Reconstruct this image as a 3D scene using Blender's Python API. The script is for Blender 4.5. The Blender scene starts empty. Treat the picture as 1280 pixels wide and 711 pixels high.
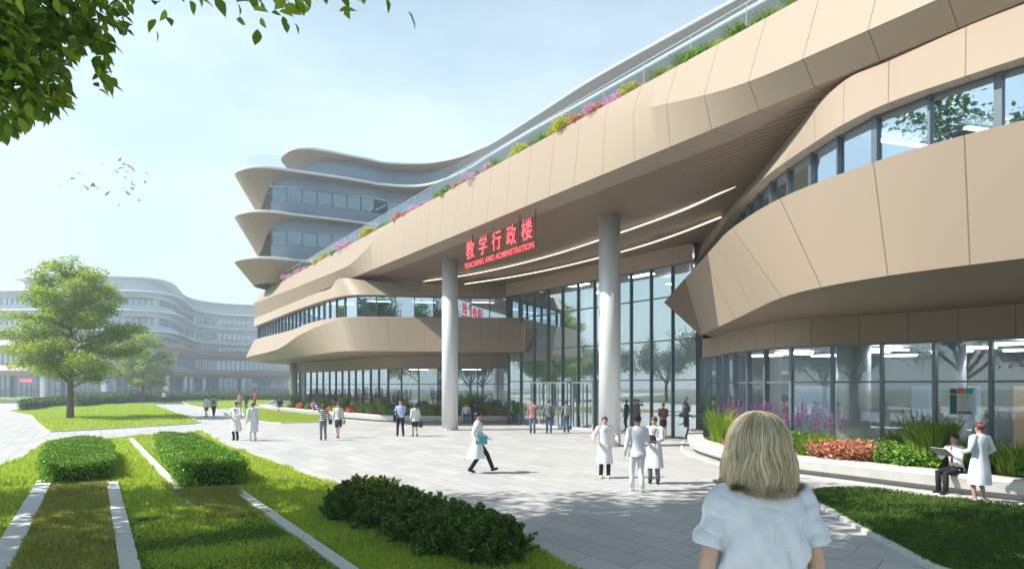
import bpy, bmesh, math, random
import numpy as np
from mathutils import Vector, Matrix, Euler
random.seed(7); RNG = np.random.default_rng(7)
SC = bpy.context.scene; COL = SC.collection
F = 850.0; HZ = 482.0; CH = 2.5; CX = 640.0
def W(px, py, z):                       # world point at height z seen at a place measured in the photograph
    Y = (z - CH) * F / (HZ - py); return ((px - CX) / F * Y, Y, z)
def G(px, py): return W(px, py, 0.0)
U = (0.527, -0.850); N_ = (-0.850, -0.527)   # along the entrance facade (towards the camera), and out of it
# ---------------------------------------------------------------- object helpers
def tagset(o, label=None, cat=None, group=None, kind=None):
    if label: o['label'] = label
    if cat: o['category'] = cat
    if group: o['group'] = group
    if kind: o['kind'] = kind
    return o
def link(o, parent=None):
    COL.objects.link(o)
    if parent is not None: o.parent = parent
    return o
def empty(name, loc=(0, 0, 0), rz=0, **k):
    o = bpy.data.objects.new(name, None); o.location = loc; o.rotation_euler = (0, 0, rz); o.empty_display_size = .2
    link(o); return tagset(o, **k)
def mobj(name, verts, faces, mat, parent=None, smooth=False, uv=None, **k):
    me = bpy.data.meshes.new(name); me.from_pydata([tuple(v) for v in verts], [], [tuple(f) for f in faces])
    if mat is not None:
        for m in (mat if isinstance(mat, (list, tuple)) else [mat]): me.materials.append(m)
    if uv is not None:
        l = me.uv_layers.new(name='UVMap')
        a = np.empty(len(me.loops), dtype=np.int32); me.loops.foreach_get('vertex_index', a)
        l.data.foreach_set('uv', np.asarray(uv, dtype=np.float32)[a].ravel())
    if smooth: me.polygons.foreach_set('use_smooth', [True] * len(me.polygons))
    me.update(); o = bpy.data.objects.new(name, me); link(o, parent); return tagset(o, **k)
def npobj(name, V, Fc, mat, parent=None, smooth=False, **k):      # fast path: V (n,3), Fc (m,3|4)
    me = bpy.data.meshes.new(name); V = np.asarray(V, np.float32); Fc = np.asarray(Fc, np.int32)
    m, s = Fc.shape
    me.vertices.add(len(V)); me.vertices.foreach_set('co', V.ravel())
    me.loops.add(m * s); me.loops.foreach_set('vertex_index', Fc.ravel())
    me.polygons.add(m); me.polygons.foreach_set('loop_start', np.arange(0, m * s, s, dtype=np.int32))
    me.polygons.foreach_set('loop_total', np.full(m, s, dtype=np.int32))
    me.materials.append(mat)
    if smooth: me.polygons.foreach_set('use_smooth', np.ones(m, dtype=bool))
    me.update(calc_edges=True); o = bpy.data.objects.new(name, me); link(o, parent); return tagset(o, **k)
class MB:
    def __init__(s): s.v = []; s.f = []
    def add(s, v, f):
        b = len(s.v); s.v += [tuple(p) for p in v]; s.f += [tuple(i + b for i in q) for q in f]; return s
    def box(s, c, size, rz=0, bev=0):
        cx, cy, cz = c; sx, sy, sz = [q / 2 for q in size]; co, si = math.cos(rz), math.sin(rz); v = []
        for z in (-sz, sz):
            for x, y in ((-sx, -sy), (sx, -sy), (sx, sy), (-sx, sy)):
                v.append((cx + x * co - y * si, cy + x * si + y * co, cz + z))
        return s.add(v, [(0, 3, 2, 1), (4, 5, 6, 7), (0, 1, 5, 4), (1, 2, 6, 5), (2, 3, 7, 6), (3, 0, 4, 7)])
    def bar(s, a, b, w, h):              # box bar from a to b; w across (horizontal), h vertical-ish
        a, b = Vector(a), Vector(b); d = (b - a).normalized()
        up = Vector((0, 0, 1)) if abs(d.z) < .9 else Vector((0, 1, 0))
        r = d.cross(up).normalized(); u = r.cross(d).normalized(); v = []
        for p in (a, b):
            for x, y in ((-1, -1), (1, -1), (1, 1), (-1, 1)): v.append(p + r * (x * w / 2) + u * (y * h / 2))
        return s.add(v, [(0, 3, 2, 1), (4, 5, 6, 7), (0, 1, 5, 4), (1, 2, 6, 5), (2, 3, 7, 6), (3, 0, 4, 7)])
    def tube(s, pts, rad, n=10, cap=True, flat=1.0):
        pts = [Vector(p) for p in pts]; m = len(pts); rings = []; prev = None
        rad = [rad] * m if not hasattr(rad, '__len__') else rad
        for i, p in enumerate(pts):
            t = (pts[min(i + 1, m - 1)] - pts[max(i - 1, 0)])
            t = t.normalized() if t.length > 1e-9 else Vector((0, 0, 1))
            if prev is None: prev = t.orthogonal().normalized() if abs(t.z) > .95 else t.cross(Vector((0, 0, 1))).normalized()
            r = (prev - t * prev.dot(t)).normalized(); prev = r; b = t.cross(r)
            rings.append([p + (r * math.cos(2 * math.pi * k / n) + b * flat * math.sin(2 * math.pi * k / n)) * rad[i] for k in range(n)])
        v = [q for R in rings for q in R]; f = []
        for i in range(m - 1):
            for k in range(n): k2 = (k + 1) % n; f.append((i * n + k, i * n + k2, (i + 1) * n + k2, (i + 1) * n + k))
        if cap: f.append(tuple(range(n - 1, -1, -1))); f.append(tuple((m - 1) * n + k for k in range(n)))
        return s.add(v, f)
    def lathe(s, c, prof, n=32):         # prof list of (r,z)
        v = []; f = []
        for r, z in prof:
            for k in range(n): a = 2 * math.pi * k / n; v.append((c[0] + r * math.cos(a), c[1] + r * math.sin(a), c[2] + z))
        for i in range(len(prof) - 1):
            for k in range(n): k2 = (k + 1) % n; f.append((i * n + k, i * n + k2, (i + 1) * n + k2, (i + 1) * n + k))
        f.append(tuple(range(n - 1, -1, -1))); f.append(tuple((len(prof) - 1) * n + k for k in range(n)))
        return s.add(v, f)
    def ell(s, c, r, n=12, m=8, R=None):
        v = []; f = []; c = Vector(c)
        for i in range(1, m):
            th = math.pi * i / m
            for k in range(n):
                a = 2 * math.pi * k / n; p = Vector((r[0] * math.sin(th) * math.cos(a), r[1] * math.sin(th) * math.sin(a), r[2] * math.cos(th)))
                if R is not None: p = R @ p
                v.append(c + p)
        t = Vector((0, 0, r[2])); 
        if R is not None: t = R @ t
        v.append(c + t); v.append(c - t); T = len(v) - 2
        for i in range(m - 2):
            for k in range(n): k2 = (k + 1) % n; f.append((i * n + k, (i + 1) * n + k, (i + 1) * n + k2, i * n + k2))
        for k in range(n): k2 = (k + 1) % n; f.append((T, k, k2)); f.append((T + 1, (m - 2) * n + k2, (m - 2) * n + k))
        return s.add(v, f)
    def build(s, name, mat, parent=None, smooth=False, **k): return mobj(name, s.v, s.f, mat, parent, smooth, **k)
def crv(P, n=6):                         # Catmull-Rom through the points, n samples per span
    P = [np.array(p, float) for p in P]; Q = [2 * P[0] - P[1]] + P + [2 * P[-1] - P[-2]]; out = []
    for i in range(1, len(Q) - 2):
        for k in range(n):
            t = k / n; a, b, c, d = Q[i - 1:i + 3]
            out.append(.5 * ((2 * b) + (c - a) * t + (2 * a - 5 * b + 4 * c - d) * t * t + (-a + 3 * b - 3 * c + d) * t ** 3))
    out.append(P[-1]); return out
def arc(P):
    L = [0.]
    for a, b in zip(P[:-1], P[1:]): L.append(L[-1] + math.dist(a[:2], b[:2]))
    return L
def resample(P, step=None, n=None):
    L = arc(P); T = L[-1]; n = n or max(1, round(T / step)); out = []; j = 0
    for i in range(n + 1):
        d = T * i / n
        while j < len(L) - 2 and L[j + 1] < d: j += 1
        t = (d - L[j]) / max(L[j + 1] - L[j], 1e-9); out.append(np.array(P[j]) * (1 - t) + np.array(P[j + 1]) * t)
    return out
def offset(P, d):                        # shift a plan polyline to the left of its direction by d
    out = []
    for i, p in enumerate(P):
        t = np.array(P[min(i + 1, len(P) - 1)][:2]) - np.array(P[max(i - 1, 0)][:2]); t = t / (np.linalg.norm(t) + 1e-9)
        q = np.array(p, float).copy(); q[0] += -t[1] * d; q[1] += t[0] * d; out.append(q)
    return out
def atz(P, z): return [(p[0], p[1], z) for p in P]
def sweep(name, rows, mat, parent, us=None, smooth=True, closed=False, panel=1.6, **k):
    n = len(rows[0]); v = [tuple(p) for r in rows for p in r]
    if us is None: us = [a / panel for a in arc(rows[0])]
    uv = [(us[i], j / max(1, len(rows) - 1)) for j in range(len(rows)) for i in range(n)]
    f = []; R = len(rows)
    for j in range(R if closed else R - 1):
        j2 = (j + 1) % R
        for i in range(n - 1): f.append((j * n + i, j * n + i + 1, j2 * n + i + 1, j2 * n + i))
    o = mobj(name, v, f, mat, parent, smooth, uv, **k)
    if smooth:                            # creases between rows stay sharp: mark by angle
        me = o.data; bm = bmesh.new(); bm.from_mesh(me)
        for e in bm.edges:
            if len(e.link_faces) == 2 and e.calc_face_angle(0) > math.radians(24): e.smooth = False
        bm.to_mesh(me); bm.free()
    return o
def poly(name, pts, z, mat, h=0.0, parent=None, **k):
    n = len(pts); v = [(p[0], p[1], z) for p in pts]; f = [tuple(range(n))]
    a = sum(pts[i][0] * pts[(i + 1) % n][1] - pts[(i + 1) % n][0] * pts[i][1] for i in range(n))
    if a < 0: f = [tuple(range(n - 1, -1, -1))]
    if h: 
        v += [(p[0], p[1], z - h) for p in pts]; f += [(i, (i + 1) % n, (i + 1) % n + n, i + n) for i in range(n)]
    return mobj(name, v, f, mat, parent, **k)
def inpoly(x, y, P):
    c = np.zeros(len(x), bool); n = len(P)
    for i in range(n):
        x1, y1 = P[i][:2]; x2, y2 = P[(i + 1) % n][:2]
        if y1 == y2: continue
        m = ((y1 > y) != (y2 > y)) & (x < (x2 - x1) * (y - y1) / (y2 - y1) + x1); c ^= m
    return c
# ---------------------------------------------------------------- materials
MATS = {}
class NT:
    def __init__(s, name):
        s.m = bpy.data.materials.new(name); s.m.use_nodes = True; s.t = s.m.node_tree; s.t.nodes.clear()
        s.out = s.n('ShaderNodeOutputMaterial')
    def n(s, t, **k):
        x = s.t.nodes.new(t)
        for a, b in k.items():
            if a.startswith('i_'):
                key = a[2:]; key = int(key) if key.isdigit() else key.replace('_', ' ')
                x.inputs[key].default_value = b
            else: setattr(x, a, b)
        return x
    def l(s, a, b): s.t.links.new(a, b)
    def math(s, op, a, b=None, c=None):
        x = s.n('ShaderNodeMath', operation=op)
        for i, q in enumerate((a, b, c)):
            if q is None: continue
            if hasattr(q, 'is_linked') or hasattr(q, 'links'): s.l(q, x.inputs[i])
            else: x.inputs[i].default_value = q
        return x.outputs[0]
    def mix(s, fac, a, b):
        x = s.n('ShaderNodeMix', data_type='RGBA')
        for i, q in ((0, fac), (6, a), (7, b)):
            if hasattr(q, 'links'): s.l(q, x.inputs[i])
            else: x.inputs[i].default_value = q if i == 0 else tuple(q) + ((1,) if len(q) == 3 else ())
        return x.outputs[2]
    def noise(s, scale, detail=3, vec=None, rough=.5):
        x = s.n('ShaderNodeTexNoise', i_Scale=scale, i_Detail=detail, i_Roughness=rough)
        if vec is not None: s.l(vec, x.inputs['Vector'])
        return x.outputs['Fac']
    def ramp(s, fac, stops):
        x = s.n('ShaderNodeValToRGB'); s.l(fac, x.inputs[0]); e = x.color_ramp.elements
        while len(e) < len(stops): e.new(.5)
        for q, (p, c) in zip(e, stops): q.position = p; q.color = tuple(c) + ((1,) if len(c) == 3 else ())
        return x.outputs[0]
    def bsdf(s, color=None, rough=.5, metal=0, spec=.5, normal=None):
        b = s.n('ShaderNodeBsdfPrincipled', i_Metallic=metal)
        b.inputs['Specular IOR Level'].default_value = spec
        if hasattr(rough, 'links'): s.l(rough, b.inputs['Roughness'])
        else: b.inputs['Roughness'].default_value = rough
        if color is not None:
            if hasattr(color, 'links'): s.l(color, b.inputs['Base Color'])
            else: b.inputs['Base Color'].default_value = tuple(color) + (1,)
        if normal is not None: s.l(normal, b.inputs['Normal'])
        return b
    def bump(s, h, strength=.3, dist=.01):
        x = s.n('ShaderNodeBump', i_Strength=strength, i_Distance=dist); s.l(h, x.inputs['Height']); return x.outputs[0]
    def done(s, sh): s.l(sh.outputs[0] if hasattr(sh, 'outputs') else sh, s.out.inputs[0]); return s.m
def pos(t):
    return t.n('ShaderNodeNewGeometry').outputs['Position']
def m_plain(name, col, rough=.5, metal=0, var=.12, scale=3., spec=.5, bump=0, bscale=40):
    if name in MATS: return MATS[name]
    t = NT(name); tc = t.n('ShaderNodeTexCoord').outputs['Object']
    f = t.noise(scale, 4, tc); c = t.mix(f, [q * (1 - var) for q in col], [min(1, q * (1 + var)) for q in col])
    nr = None
    if bump: nr = t.bump(t.noise(bscale, 3, tc), bump, .01)
    rr = t.math('MULTIPLY_ADD', f, .12, rough - .06)
    MATS[name] = t.done(t.bsdf(c, rr, metal, spec, nr)); return MATS[name]
def m_panel(name, col, seam=(.17, .125, .09), rough=.52, w=.0085, hseam=False, metal=.0):
    if name in MATS: return MATS[name]
    t = NT(name); uvn = t.n('ShaderNodeUVMap'); sp = t.n('ShaderNodeSeparateXYZ'); t.l(uvn.outputs[0], sp.inputs[0])
    u = sp.outputs[0]; fr = t.math('FRACT', t.math('ADD', u, 100.5)); d = t.math('ABSOLUTE', t.math('SUBTRACT', fr, .5))
    ln = t.math('LESS_THAN', d, w)
    pid = t.math('FLOOR', t.math('ADD', u, 100.))
    wn = t.n('ShaderNodeTexWhiteNoise', noise_dimensions='1D'); t.l(pid, wn.inputs['W'])
    P = pos(t); ns = t.noise(.35, 4, P); sc = t.n('ShaderNodeMapping'); sc.inputs['Scale'].default_value = (2.2, 2.2, .25); t.l(P, sc.inputs[0])
    st = t.noise(1.6, 5, sc.outputs[0], .6)
    v = t.math('ADD', t.math('MULTIPLY', ns, .14), t.math('MULTIPLY', wn.outputs[0], .045)); v = t.math('ADD', v, t.math('MULTIPLY', st, .08))
    c = t.mix(v, [q * .90 for q in col], [min(1, q * 1.22) for q in col]); c = t.mix(ln, c, seam)
    sm = t.n('ShaderNodeMapRange', i_1=0.0, i_2=w * 2.2); t.l(d, sm.inputs[0])
    nr = t.bump(t.math('ADD', sm.outputs[0], t.math('MULTIPLY', t.noise(.9, 2, P), .25)), .25, .02)
    MATS[name] = t.done(t.bsdf(c, t.math('MULTIPLY_ADD', ns, .15, rough - .07), metal, .28, nr)); return MATS[name]
def m_slat(name, col, axis, pitch=.15):
    t = NT(name); P = pos(t); dt = t.n('ShaderNodeVectorMath', operation='DOT_PRODUCT'); t.l(P, dt.inputs[0]); dt.inputs[1].default_value = (axis[0], axis[1], 0)
    d = t.math('FRACT', t.math('MULTIPLY', t.math('ADD', dt.outputs['Value'], 500.), 1 / pitch)); ln = t.math('LESS_THAN', d, .22)
    ns = t.noise(.5, 3, P); c = t.mix(ns, [q * .9 for q in col], [q * 1.12 for q in col]); c = t.mix(ln, c, [q * .35 for q in col])
    pl = t.math('FLOOR', t.math('MULTIPLY', t.math('ADD', dt.outputs['Value'], 500.), 1 / pitch)); wn = t.n('ShaderNodeTexWhiteNoise', noise_dimensions='1D'); t.l(pl, wn.inputs['W'])
    c = t.mix(t.math('MULTIPLY', wn.outputs[0], .18), c, [q * .7 for q in col])
    return t.done(t.bsdf(c, .5, .1, .4, t.bump(t.math('SUBTRACT', 1., ln), .5, .03)))
def m_glass(name, tint=(.62, .74, .78), refl=.28, top=.92, rough=.0, gcol=(.93, .97, 1)):
    t = NT(name); lw = t.n('ShaderNodeLayerWeight', i_Blend=.35)
    P = pos(t); wob = t.bump(t.noise(.8, 1, P), .02, .05)
    f = t.math('POWER', lw.outputs['Facing'], 2.2); f = t.math('MULTIPLY_ADD', f, top - refl, refl)
    tr = t.n('ShaderNodeBsdfTransparent'); tr.inputs[0].default_value = tint + (1,)
    gl = t.n('ShaderNodeBsdfGlossy', i_Roughness=rough); gl.inputs[0].default_value = gcol + (1,); t.l(wob, gl.inputs['Normal'])
    mx = t.n('ShaderNodeMixShader'); t.l(f, mx.inputs[0]); t.l(tr.outputs[0], mx.inputs[1]); t.l(gl.outputs[0], mx.inputs[2]); return t.done(mx)
def m_emit(name, col, s):
    t = NT(name); e = t.n('ShaderNodeEmission', i_Strength=s); e.inputs[0].default_value = col + (1,); return t.done(e)
def m_leaf(name, cols, trans=.35, rough=.5, patch=.25, pscale=.6):
    t = NT(name); g = t.n('ShaderNodeNewGeometry'); r = g.outputs['Random Per Island']
    c = t.ramp(r, [(i / max(1, len(cols) - 1), q) for i, q in enumerate(cols)])
    ns = t.noise(pscale, 2, g.outputs['Position']); hs = t.n('ShaderNodeHueSaturation'); t.l(c, hs.inputs['Color'])
    t.l(t.math('MULTIPLY_ADD', ns, patch * 2, 1 - patch), hs.inputs['Value'])
    b = t.bsdf(hs.outputs[0], rough, 0, .3); tl = t.n('ShaderNodeBsdfTranslucent')
    tc = t.mix(.45, hs.outputs[0], cols[-1]); t.l(tc, tl.inputs[0])
    mx = t.n('ShaderNodeMixShader', i_0=trans); t.l(b.outputs[0], mx.inputs[1]); t.l(tl.outputs[0], mx.inputs[2]); return t.done(mx)
def m_paving():
    t = NT('paving'); P = pos(t); a = U; b = (.60, .80); det = a[0] * b[1] - a[1] * b[0]
    def dotc(v):
        d = t.n('ShaderNodeVectorMath', operation='DOT_PRODUCT'); t.l(P, d.inputs[0]); d.inputs[1].default_value = (v[0], v[1], 0); return d.outputs['Value']
    ca = dotc((b[1] / det, -b[0] / det)); cb = dotc((-a[1] / det, a[0] / det))
    cb_s = t.math('DIVIDE', t.math('ADD', cb, 400.), .62); rid = t.math('FLOOR', cb_s); odd = t.math('MULTIPLY', t.math('MODULO', rid, 3.), .37)
    ca_s = t.math('ADD', t.math('DIVIDE', t.math('ADD', ca, 400.), 1.25), odd); cid = t.math('FLOOR', ca_s)
    j1 = t.math('LESS_THAN', t.math('ABSOLUTE', t.math('SUBTRACT', t.math('FRACT', cb_s), .5)), .488)
    j2 = t.math('LESS_THAN', t.math('ABSOLUTE', t.math('SUBTRACT', t.math('FRACT', ca_s), .5)), .494)
    jn = t.math('MULTIPLY', j1, j2)
    cv = t.n('ShaderNodeCombineXYZ'); t.l(rid, cv.inputs[0]); t.l(cid, cv.inputs[1])
    wn = t.n('ShaderNodeTexWhiteNoise', noise_dimensions='3D'); t.l(cv.outputs[0], wn.inputs['Vector'])
    big = t.noise(.12, 4, P); med = t.noise(1.4, 6, P, .6); fine = t.noise(60, 2, P)
    c = t.ramp(wn.outputs[0], [(0, (.40, .40, .41)), (.35, (.47, .465, .46)), (.7, (.50, .495, .485)), (1, (.55, .545, .535))])
    c = t.mix(t.math('MULTIPLY', t.ramp(t.noise(.45, 7, P, .68), [(.48, (0, 0, 0)), (.72, (1, 1, 1))]), .45), c, (.33, .32, .30)); c = t.mix(t.math('MULTIPLY', med, .4), c, (.36, .35, .335)); c = t.mix(t.math('MULTIPLY', big, .25), c, (.56, .56, .56))
    c = t.mix(t.math('MULTIPLY', fine, .15), c, (.3, .3, .3)); c = t.mix(jn, (.16, .155, .15), c)
    rr = t.math('MULTIPLY_ADD', med, .3, .42)
    return t.done(t.bsdf(c, rr, 0, .35, t.bump(t.math('ADD', jn, t.math('MULTIPLY', fine, .08)), .4, .006)))
def m_ground(name, c1, c2, scale=.5, rough=.9, bump=.3, fine=30):
    t = NT(name); P = pos(t); c = t.mix(t.ramp(t.noise(scale, 6, P, .6), [(.3, (0, 0, 0)), (.7, (1, 1, 1))]), c1, c2)
    n2 = t.noise(fine, 3, P); c = t.mix(t.math('MULTIPLY', n2, .3), c, [q * .5 for q in c1]); return t.done(t.bsdf(c, rough, 0, .2, t.bump(n2, bump, .02)))
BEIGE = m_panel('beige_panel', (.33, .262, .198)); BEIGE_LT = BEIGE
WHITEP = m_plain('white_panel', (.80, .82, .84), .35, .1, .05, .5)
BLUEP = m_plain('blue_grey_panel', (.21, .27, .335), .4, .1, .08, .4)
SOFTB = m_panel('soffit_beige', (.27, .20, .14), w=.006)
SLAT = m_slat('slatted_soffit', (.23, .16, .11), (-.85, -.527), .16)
GLASS = m_glass('clear_glass', (.86, .92, .93), .17, .95, gcol=(.84, .95, 1)); GLASS_D = m_glass('entrance_glass', (.76, .86, .88), .48, .95, gcol=(.84, .95, 1))
GLASS_B = m_glass('blue_glass', (.30, .42, .50), .26, .9, .02, (.66, .82, .95)); RAILG = m_glass('rail_glass', (.84, .90, .94), .05, .6)
GLASS_S = m_glass('strip_glass', (.40, .52, .60), .62, .95, .0, (.78, .90, 1))
FRAME = m_plain('dark_mullion', (.12, .15, .17), .4, .5, .1); FRAME_L = m_plain('pale_frame', (.55, .58, .60), .35, .4, .06)
FRAME_M = m_plain('mid_mullion', (.16, .20, .235), .4, .5, .08)
COLM = m_plain('column_metal', (.66, .68, .71), .34, .15, .05, .7)
CONC = m_plain('planter_concrete', (.52, .51, .49), .7, 0, .18, 2.5, .3, .3, 60); KERB = m_plain('kerb_stone', (.60, .60, .58), .7, 0, .15, 3, .3, .3, 50)
SOIL = m_ground('soil', (.06, .045, .03), (.10, .07, .045)); INT_W = m_plain('interior_wall', (.55, .56, .57), .6, 0, .2, .4); INT_F = m_plain('interior_floor', (.40, .39, .37), .25, 0, .1, .6)
INT_C = m_plain('interior_ceiling', (.52, .53, .54), .6, 0, .08, .6); WARM = m_emit('warm_strip_light', (1., .86, .62), 1.2); COOL = m_emit('ceiling_and_fill_light', (.85, .93, 1.), 9)
BARK = m_ground('bark', (.13, .10, .075), (.23, .185, .14), 6, .9, .8, 25)
# ================================================================ main building
ZP, ZS, ZT, ZB, ZU, ZG = 12.2, 9.7, 8.3, 6.9, 4.65, 3.8
bld = empty('teaching_building', (0, 40, 0), label='large beige panelled teaching building with flowing curved bands over a glass entrance', cat='building')
def par(o):                                # keep world coordinates while parented to an Empty away from the origin
    return o
bld.location = (0, 0, 0)
P0 = (0.1, 28.6)
def FL(t, d, z): return (P0[0] + U[0] * t + N_[0] * d, P0[1] + U[1] * t + N_[1] * d, z)
def RP(px, py, d):
    k = (px - CX) / F; ax = P0[0] + N_[0] * d; ay = P0[1] + N_[1] * d
    t = (k * ay - ax) / (U[0] - k * U[1]); Y = ay + U[1] * t; return t, CH + (HZ - py) / F * Y, d
fold = sorted([RP(*q) for q in [(312, 381, .7), (360, 363, .7), (425, 337, .7), (438.8, 330.6, .65), (455.7, 313.7, .5), (474, 295, .25), (492, 277.5, .05)]] +
              [(-6, 12.12, .03), (0, 12.12, .03)] +
              [RP(*q) for q in [(724, 158, .05), (759, 147, .2), (799, 137, .35), (845, 127.5, .5), (900, 115, .65), (957, 95, .75), (1027, 63, .75), (1110, 27.5, .75), (1170, 0, .75)]] + [(24, 10.1, .75), (45, 10.1, .75)])
ts = [-50 + .4 * i for i in range(231)]
fz = np.interp(ts, [q[0] for q in fold], [min(12.13, q[1]) for q in fold]); fd = np.interp(ts, [q[0] for q in fold], [q[2] for q in fold])
k5 = np.array([1, 2, 3, 4, 3, 2, 1.]) / 16
fz = np.convolve(np.pad(fz, 3, 'edge'), k5, 'valid'); fd = np.convolve(np.pad(fd, 3, 'edge'), k5, 'valid')
lipw = np.interp(ts, [-50, -27, -20, 11, 15.5, 42], [.25, .25, 1.15, 1.15, .25, .25])
top = [FL(t, 0, ZP) for t in ts]; fl = [FL(t, d, z) for t, d, z in zip(ts, fd, fz)]; bot = [FL(t, .3, ZS) for t in ts]; lip = [FL(t, .3 - w, ZS) for t, w in zip(ts, lipw)]
us = [t / 1.6 + 100.16 for t in ts]
E0 = [FL(-50, -8, ZP), FL(-50, -8, 10.9), FL(-50, -8, ZS)]
sweep('roof_fascia', [[FL(t, -.35, ZP) for t in ts], top, fl, bot, lip], BEIGE, bld, us, label='broad cream fascia with a twisting fold along the roof edge')
sweep('roof_fascia', [[top[0], FL(-50.4, -.5, ZP), FL(-50.2, -20, ZP)], [fl[0], FL(-51.2, -.4, 10.9), FL(-51, -20, 10.9)], [bot[0], FL(-50.4, -.4, ZS), FL(-50.2, -20, ZS)]], BEIGE, bld)
sweep('parapet', [[FL(t, -.35, ZP) for t in ts], [FL(t, -.35, 11.9) for t in ts]], BEIGE, bld, us)
sweep('roof_planter', [[FL(t, -.35, 12.1) for t in ts], [FL(t, -1.25, 12.1) for t in ts], [FL(t, -1.25, 11.6) for t in ts]], SOIL, bld, us)
sweep('roof_deck', [[FL(t, -1.25, 11.6) for t in (-50, 42)], [FL(t, -40, 11.6) for t in (-50, 42)]], m_plain('roof_membrane', (.35, .36, .37), .8), bld)
sweep('roof_deck', [[FL(t, -.35, 9.85) for t in (-50, 42)], [FL(t, -38, 9.85) for t in (-50, 42)]], INT_C, bld)
# left upper band, entrance beam, right upper band
LB = crv([(-25.6, 67.5), (-24.7, 65.7), (-17.5, 53.6), (-13.9, 47.9), (-11.8, 44.9), (-10.1, 43.4), (-8, 43.5), (-5.6, 43.9), (-3, 44.1), (-.2, 44.4)], 5)
LT = crv([FL(-52, .28, ZS - .01), FL(-50, .28, ZS - .01), FL(-36, .28, ZS - .01), FL(-29, .28, ZS - .01), FL(-25, .2, ZS - .02), (-11.4, 45.1, 9.62), (-9, 44.3, 9.3), (-5.6, 44.3, 9.15), (-3, 44.5, 9.1), (-.2, 44.8, 9.1)], 5)
sweep('upper_band', [LT, atz(LB, ZT), atz(offset(LB, .55), ZT)], BEIGE, bld, panel=1.25)
EW = [(-.2, 44.4), (8.55, 31.6)]; EWp = resample(EW, n=20)
sweep('entrance_beam', [atz(offset(EWp, .05), 9.1), atz(offset(EWp, -.25), 9.1), atz(offset(EWp, -.25), ZT), atz(offset(EWp, .3), ZT)], BEIGE, bld, panel=1.3)
rc = [((8.9, 32.2, 9.1), (8.56, 31.4, 8.31), (8.55, 31.5)), ((8.3, 27, 9.1), (8.02, 27, 8.31), (8.0, 27)), ((7.95, 22.8, 9.2), (7.32, 22.3, 8.32), (7.3, 22.3)),
      ((7.75, 19, 9.45), (7.07, 19.2, 8.33), (7.05, 19.3)), ((7.7, 17.3, 9.62), (7.12, 17.5, 8.5), (7.1, 17.6)), ((7.75, 16.5, 9.69), (7.3, 16.4, 9.1), (7.22, 16.2)),
      ((7.9, 16, 9.69), (7.72, 15.8, 9.58), (7.36, 15.1)), ((8.32, 15, 9.69), (8.3, 14.98, 9.67), (7.72, 13.95)), ((9.1, 13.6, 9.69), (9.08, 13.6, 9.67), (8.5, 12.75)),
      ((9.75, 12.6, 9.69), (9.73, 12.6, 9.67), (9.15, 11.85)), ((10.7, 11.15, 9.69), (10.68, 11.15, 9.67), (10.2, 10.5)), ((11.6, 9.7, 9.69), (11.58, 9.7, 9.67), (11.15, 9.1)), ((14.5, 5.1, 9.69), (14.48, 5.1, 9.67), (14.1, 4.7)), ((18, 0, 9.69), (17.98, 0, 9.67), (17.6, -.3))]
RA = crv([q[0] for q in rc], 5); RF = crv([q[1] for q in rc], 5); RB2 = crv([q[2] for q in rc], 5)
sweep('upper_band', [RA, RF, atz(RB2, ZT), atz(offset(RB2, .5), ZT)], BEIGE, bld, us=[100 + (i / 5 - 7) for i in range(len(RA))])
# slatted canopy soffit
so = resample([FL(t, .3 - w, ZS) for t, w in zip(ts, lipw) if -27 <= t <= 15.6], n=70)
si = resample(list(LT[20:]) + [np.array(q) for q in atz(offset(EWp, -.2)[1:-1], 9.1)] + list(RA[:32]), n=70)
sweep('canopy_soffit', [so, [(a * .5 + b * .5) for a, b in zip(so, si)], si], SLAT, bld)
for A in ([(526.6, 352), (585, 343.5), (640, 332), (700, 316), (779.5, 289.5), (850, 264), (903, 240), (931, 228.5)], [(581, 355), (640, 346), (700, 334), (779.5, 314), (840, 295), (901, 271.5)]):
    C_ = crv([W(x, y, 9.28 if A[0][0] < 550 else 9.02) for x, y in A], 6); mb = MB()
    for a, b in zip(C_[:-1], C_[1:]): mb.bar(a, b, .065, .05)
    mb.build('light_strip', WARM, bld)
# ---- boat shaped bands
def pair(name, A, B, mat, n=80, panel=1.25, us=None):
    if us is None: A = resample(A, n=n); B = resample(B, n=n)
    return sweep(name, [A, B], mat, bld, us, panel=panel)
LTp = [(-20, 74), (-23.5, 71), (-25, 67.5), (-24.2, 64.3), (-17.7, 54.2), (-14.6, 48.4), (-12, 44.6), (-9.7, 43.3), (-4.7, 43.7), (.2, 43.9), (.45, 43.5)]
LMp = [(-19.4, 74.5), (-23.3, 72), (-25.3, 68), (-24.6, 62.8), (-18.2, 52.6), (-14.9, 47.5), (-11.9, 43.6), (-9.7, 42.7), (-4.7, 43.1), (.2, 43.3), (.9, 42.9)]
LBp = [(-19, 73), (-21.8, 70.5), (-23.3, 67), (-22.9, 61.5), (-16.3, 51.2), (-13.3, 46.5), (-10.8, 42.6), (-9, 42.0), (-4.7, 42.4), (.2, 42.6), (.8, 42.6)]
T1 = crv([(*p, ZB) for p in LTp], 5)
M1 = crv([(*p, z) for p, z in zip(LMp, (5.2, 5.2, 5.15, 5.1, 5.3, 6.0, 6.5, 6.8, 6.82, 6.82, 6.7))], 5)
B1 = crv([(*p, ZU) for p in LBp], 5)
sweep('curved_band', [T1, M1, B1], BEIGE, bld, panel=1.2, label='boat shaped beige band on the left wing')
LG = crv([(-21.5, 69.5), (-21.2, 66.5), (-15.6, 59), (-11, 52.6), (-8.4, 49.6), (-5, 48.5), (-2, 48.1), (.4, 47.8)], 5)
pair('band_soffit', atz(B1, ZU), atz(offset(LG, -.02), ZU), SOFTB)
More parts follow.
